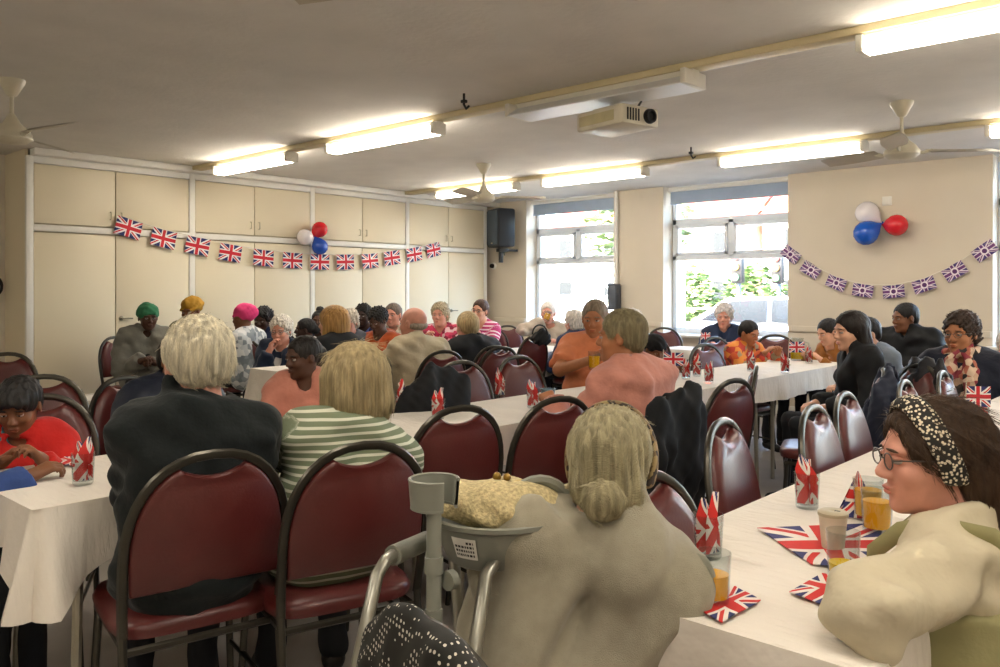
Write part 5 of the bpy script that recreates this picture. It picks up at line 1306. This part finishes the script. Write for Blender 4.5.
_o = Vector((tc_.x, tc_.y, tz)); MB().tube([tuple(W(478, 560, 1.64) - _o), tuple(W(500, 640, 1.66) - _o), tuple(W(506, 700, 1.66) - _o)], .009, 8).build('front_post', M_tube, tb)
hb_ = thing('handbag', 'straw coloured quilted handbag with clasp lying on the grey tub', 'handbag', (tc_.x, tc_.y, tz + .01))
f = Field(); f.ell((0, 0, .02), (.135, .075, .038), rotm('Z', 42), k=.03).ell((.0, .0, .005), (.125, .085, .026), rotm('Z', 42), k=.03)
hbm = mat('straw_weave', '#b9aa80', .8, var=.35, vs=150, bump=.9, bs=160, bdist=.004); bb = link('bag_body', Surf().add(*f.surface(.005, folds(11, .0022, 45))).mesh('bag_body', [hbm]), hb_)
MB().tube([(CC * .12 * math.cos(t) , CS * .12 * math.cos(t), .045 + .012 * math.sin(t * 2)) for t in [math.pi * i / 12 for i in range(13)]], .005, 6).build('frame_bar', mat('pale_gold', '#a08a50', .35, .8), hb_)
cl_ = MB(); cl_.ell((0, 0, .064), (.009, .009, .009)); cl_.ell((.016, .012, .063), (.008, .008, .008)); cl_.build('clasp', mat('dull_gold', '#8a6f35', .35, .8), hb_)
MB().tube([(CC * .12 + .0, CS * .12, .04), (CC * .16, CS * .16 - .02, .05), (CC * .19, CS * .19, .02), (CC * .17, CS * .17 + .03, -.005)], .006, 6).build('strap', mat('pale_leather', '#b7aa88', .5), hb_)
hr_ = MB(); hr_.tube([tuple(Vector((CC * .085, CS * .085, .0)) + Vector((CC * .06 * math.cos(t), CS * .06 * math.cos(t), .065 * math.sin(t)))) for t in [math.pi * i / 12 for i in range(13)]], .011, 8, flat=1.6); hr_.build('tub_handle', M_gplas, tb)

# ------------------------------------------------------------------ outside
M_road = mat('asphalt', '#66666a', .9, var=.1, vs=3); M_pave = mat('paving', '#8d897f', .9, var=.08); M_grass = mat('verge', '#6d8a45', .9, var=.2)
st('ground', MB().box((-10, 38, -.35), (160, 56, .3)), M_road); st('pavement', MB().box((-10, 13.0, -.22), (120, 7.0, .14)), M_pave)
M_carw = mat('white_car_paint', '#a9afb5', .25, var=0, coat=.3); M_cars = mat('silver_car_paint', '#8e99a5', .28, .3, var=0, coat=.6); M_cglass = mat('car_window', '#1c242a', .25, var=0, spec=.2); M_tyre = mat('tyre', '#161616', .8)
def car(x, y, rz, m, label):
    t = thing('parked_car', label, 'car', (x, y, -.2), rz); L = 4.2
    prof = [(-2.1, .35), (-2.1, .75), (-1.95, .92), (-1.3, .98), (-.6, 1.42), (.9, 1.46), (1.6, 1.02), (2.05, .9), (2.12, .55), (2.1, .3)]
    b = MB(); n = len(prof)
    ring = lambda k, y_: [(px_, y_ , .3 + (pz - .3) * 1) if pz < .95 else (px_, y_ * k, pz) for px_, pz in prof]
    b.add(ring(.82, -.85) + ring(.82, .85), [(i, (i + 1) % n, n + (i + 1) % n, n + i) for i in range(n)] + [tuple(range(n - 1, -1, -1)), tuple(n + i for i in range(n))]); b.build('body', m, t, angle=25)
    for s in (-1, 1):
        b = MB(); b.add([(-1.1, s * .78, 1.0), (-.52, s * .715, 1.36), (.1, s * .71, 1.39), (.1, s * .78, 1.0)], [(0, 1, 2, 3) if s < 0 else (3, 2, 1, 0)]); b.build('side_window', M_cglass, t, smooth=False)
        b = MB(); b.add([(.18, s * .78, 1.0), (.18, s * .71, 1.39), (.85, s * .71, 1.39), (1.35, s * .78, 1.0)], [(0, 1, 2, 3) if s < 0 else (3, 2, 1, 0)]); b.build('side_window', M_cglass, t, smooth=False)
    b = MB(); b.add([(-1.28, -.66, 1.02), (-1.28, .66, 1.02), (-.66, .60, 1.40), (-.66, -.60, 1.40)], [(0, 1, 2, 3)]); b.build('windscreen', M_cglass, t, smooth=False)
    for wx in (-1.35, 1.35):
        for s in (-1, 1): w_ = MB(); w_.lathe([(.0, -.1), (.3, -.1), (.31, -.06), (.31, .06), (.3, .1), (0, .1)], (wx, s * .80, .31), 18, Matrix.Rotation(R(90), 3, 'X'), cap=False); wo = w_.build('wheel', M_tyre, t); MB().lathe([(0, s * -.11), (.19, s * -.105), (.19, s * -.10)], (wx, s * .80, .31), 14, Matrix.Rotation(R(90), 3, 'X'), cap=False).build('hub_cap', M_metal, wo)
car(-6.3, 14.3, R(8), M_carw, 'white car parked across the window behind the woman in navy'); car(-4.2, 17.4, R(4), M_cars, 'silver car parked behind the white one outside'); car(-12.6, 15.5, R(6), M_carw, 'white car parked outside the first window')
leaf_cols = ['#7d9a4a', '#6a8a3c', '#94a85a', '#8a9a50']
def foliage(name, c, r, n, label, cat, m, trunk=None, seed=0, lf=.16):
    rr = random.Random(seed); t = thing(name, label, cat, (c[0], c[1], -.2)); b = MB()
    for _ in range(n):
        while True:
            p = Vector((rr.uniform(-1, 1), rr.uniform(-1, 1), rr.uniform(-1, 1)))
            if .45 < p.length < 1: break
        p = Vector((p.x * r[0], p.y * r[1], p.z * r[2] + c[2])); q = Matrix.Rotation(rr.uniform(0, 6.28), 3, 'Z') @ Matrix.Rotation(rr.uniform(-1.2, 1.2), 3, 'X'); s = lf * rr.uniform(.6, 1.2)
        b.add([p + q @ Vector(v) for v in ((-s, 0, 0), (0, -s * .5, s * .12), (s, 0, 0), (0, s * .5, s * .12))], [(0, 1, 2), (0, 2, 3)])
    o = b.build('foliage', m, t, smooth=False); o['kind'] = 'stuff'
    if trunk: MB().tube([(0, 0, 0), (.05, 0, trunk * .5), (.0, .05, trunk)], [.16, .13, .09], 8).build('trunk', mat('bark', '#8a7a66', .9), t)
M_leaf = mat('hedge_leaves', '#5c7444', .7, var=.35, vs=1.5); M_leaf2 = mat('tree_leaves', '#708458', .7, var=.35, vs=1.2)
for i, x in enumerate((-13.5, -11.2, -8.9, -6.6, -4.3)): foliage('hedge', (x, 24, 1.25), (1.1, .6, 1.15), 900, ['clipped hedge bush furthest along the street', 'hedge bush left of the signals outside', 'hedge bush behind the white car outside', 'hedge bush between the street signals', 'hedge bush at the near end of the street'][i], 'bush', M_leaf, None, i)
foliage('street_tree', (-9.2, 30, 4.4), (2.2, 2.0, 2.0), 900, 'street tree standing behind the hedge outside', 'tree', M_leaf2, 4., 11, .28); foliage('street_tree', (-16.4, 25.5, 4.0), (2.0, 1.8, 2.0), 900, 'street tree seen through the first window', 'tree', M_leaf2, 4., 12, .28)
# street signals
for i, (a, d_) in enumerate(((739, 19), (779, 20))):
    x, y = at(a, d_); t = thing('street_signal', ['dark traffic signal left of two outside', 'dark traffic signal right of two outside'][i], 'signal', (x, y, -.2))
    MB().tube([(0, 0, 0), (0, 0, 2.5)], .05, 10).build('pole', mat('dark_post', '#4a545c', .5), t); MB().box((0, -.05, 2.1), (.28, .18, .75), bev=.04).build('signal_head', M_black, t)
    for k in range(3): MB().lathe([(.08, 0), (.085, .05), (.08, .05)], (0, -.14, 1.86 + k * .24), 14, Matrix.Rotation(R(90), 3, 'X')).build('lamp', mat('signal_lamp_%d' % k, ('#2f5a3a', '#7a5a22', '#7a2a26')[k], .3), t)
# lattice gate and posts by the first window
lg = thing('lattice_fence', 'pale lattice fence panel outside the first window', 'fence', (-8.15, 12.6, -.15), R(4)); M_lat = mat('pale_lattice', '#9fb2ae', .6)
for sx in (-.95, .0, .95): MB().box((sx, 0, 1.0), (.07, .07, 2.0)).build('post', M_lat, lg)
for k in range(-8, 9):
    for s in (-1, 1):
        x0 = k * .24; pts = [(x0 + s * -.9, 0, .1), (x0 + s * .9, 0, 1.9)]
        def clip(p, q):
            P, D = Vector(p), Vector(q) - Vector(p); t0, t1 = 0., 1.
            ta, tb_ = sorted(((-.95 - P.x) / D.x, (.95 - P.x) / D.x)); t0, t1 = max(t0, ta), min(t1, tb_)
            return None if t1 - t0 < .03 else (P + D * t0, P + D * t1)
        c_ = clip(*pts)
        if c_: MB().tube([c_[0] + Vector((0, s * .012, 0)), c_[1] + Vector((0, s * .012, 0))], .018, 4).build('slat', M_lat, lg, smooth=False)
for z_ in (.1, 1.95): MB().box((0, 0, z_), (1.97, .05, .06)).build('rail', M_lat, lg)
# far terrace of houses
def house(x, y, w, h, m, rm, label, dep=6):
    t = thing('terraced_house', label, 'house', (x, y, -.2)); MB().box((0, 0, h / 2), (w, dep, h)).build('wall', m, t)
    b = MB(); b.add([(-w / 2 - .2, -dep / 2 - .3, h), (w / 2 + .2, -dep / 2 - .3, h), (w / 2 + .2, dep / 2 + .3, h), (-w / 2 - .2, dep / 2 + .3, h), (-w / 2 - .2, 0, h + 2.2), (w / 2 + .2, 0, h + 2.2)], [(0, 1, 5, 4), (2, 3, 4, 5), (0, 4, 3), (1, 2, 5), (3, 2, 1, 0)]); b.build('roof', rm, t, smooth=False)
    for sx in (-w / 4, w / 4):
        for z_ in (1.6, 4.3):
            f_ = MB().box((sx, -dep / 2 - .02, z_), (1.2, .08, 1.3)).build('window', M_pvc, t); MB().box((sx, -dep / 2 - .065, z_), (1.0, .02, 1.1)).build('pane', M_cglass, f_)
M_brick = mat('pale_brick', '#c2a795', .9, var=.12, vs=4); M_rend = mat('pale_render', '#d8d3c8', .9, var=.05); M_roof = mat('red_roof', '#b5563f', .85, var=.15, vs=4)
house(-8.2, 45, 7, 5.4, M_brick, M_roof, 'brick house with red roof across the street'); house(-15.6, 45, 7, 5.4, M_rend, M_roof, 'rendered house left of the brick house across the street'); house(-23.2, 45, 7, 5.4, M_brick, M_roof, 'brick house seen through the first window'); house(-.8, 45, 7, 5.4, M_rend, M_roof, 'rendered house right of the brick house across the street'); house(-30.6, 45, 7, 5.4, M_rend, M_roof, 'last rendered house along the street')
rb = thing('railing', 'grey street railing beyond the parked cars', 'railing', (-8, 21, -.2))
for z_ in (.55, 1.05): MB().tube([(-8, 0, z_), (8, 0, z_)], .03, 6).build('rail', M_tube, rb)
for k in range(9): MB().tube([(-8 + 2 * k, 0, 0), (-8 + 2 * k, 0, 1.1)], .035, 6).build('post', M_tube, rb)
print('done', round(time.time() - _T0, 1), 's', len(bpy.data.objects), 'objects')
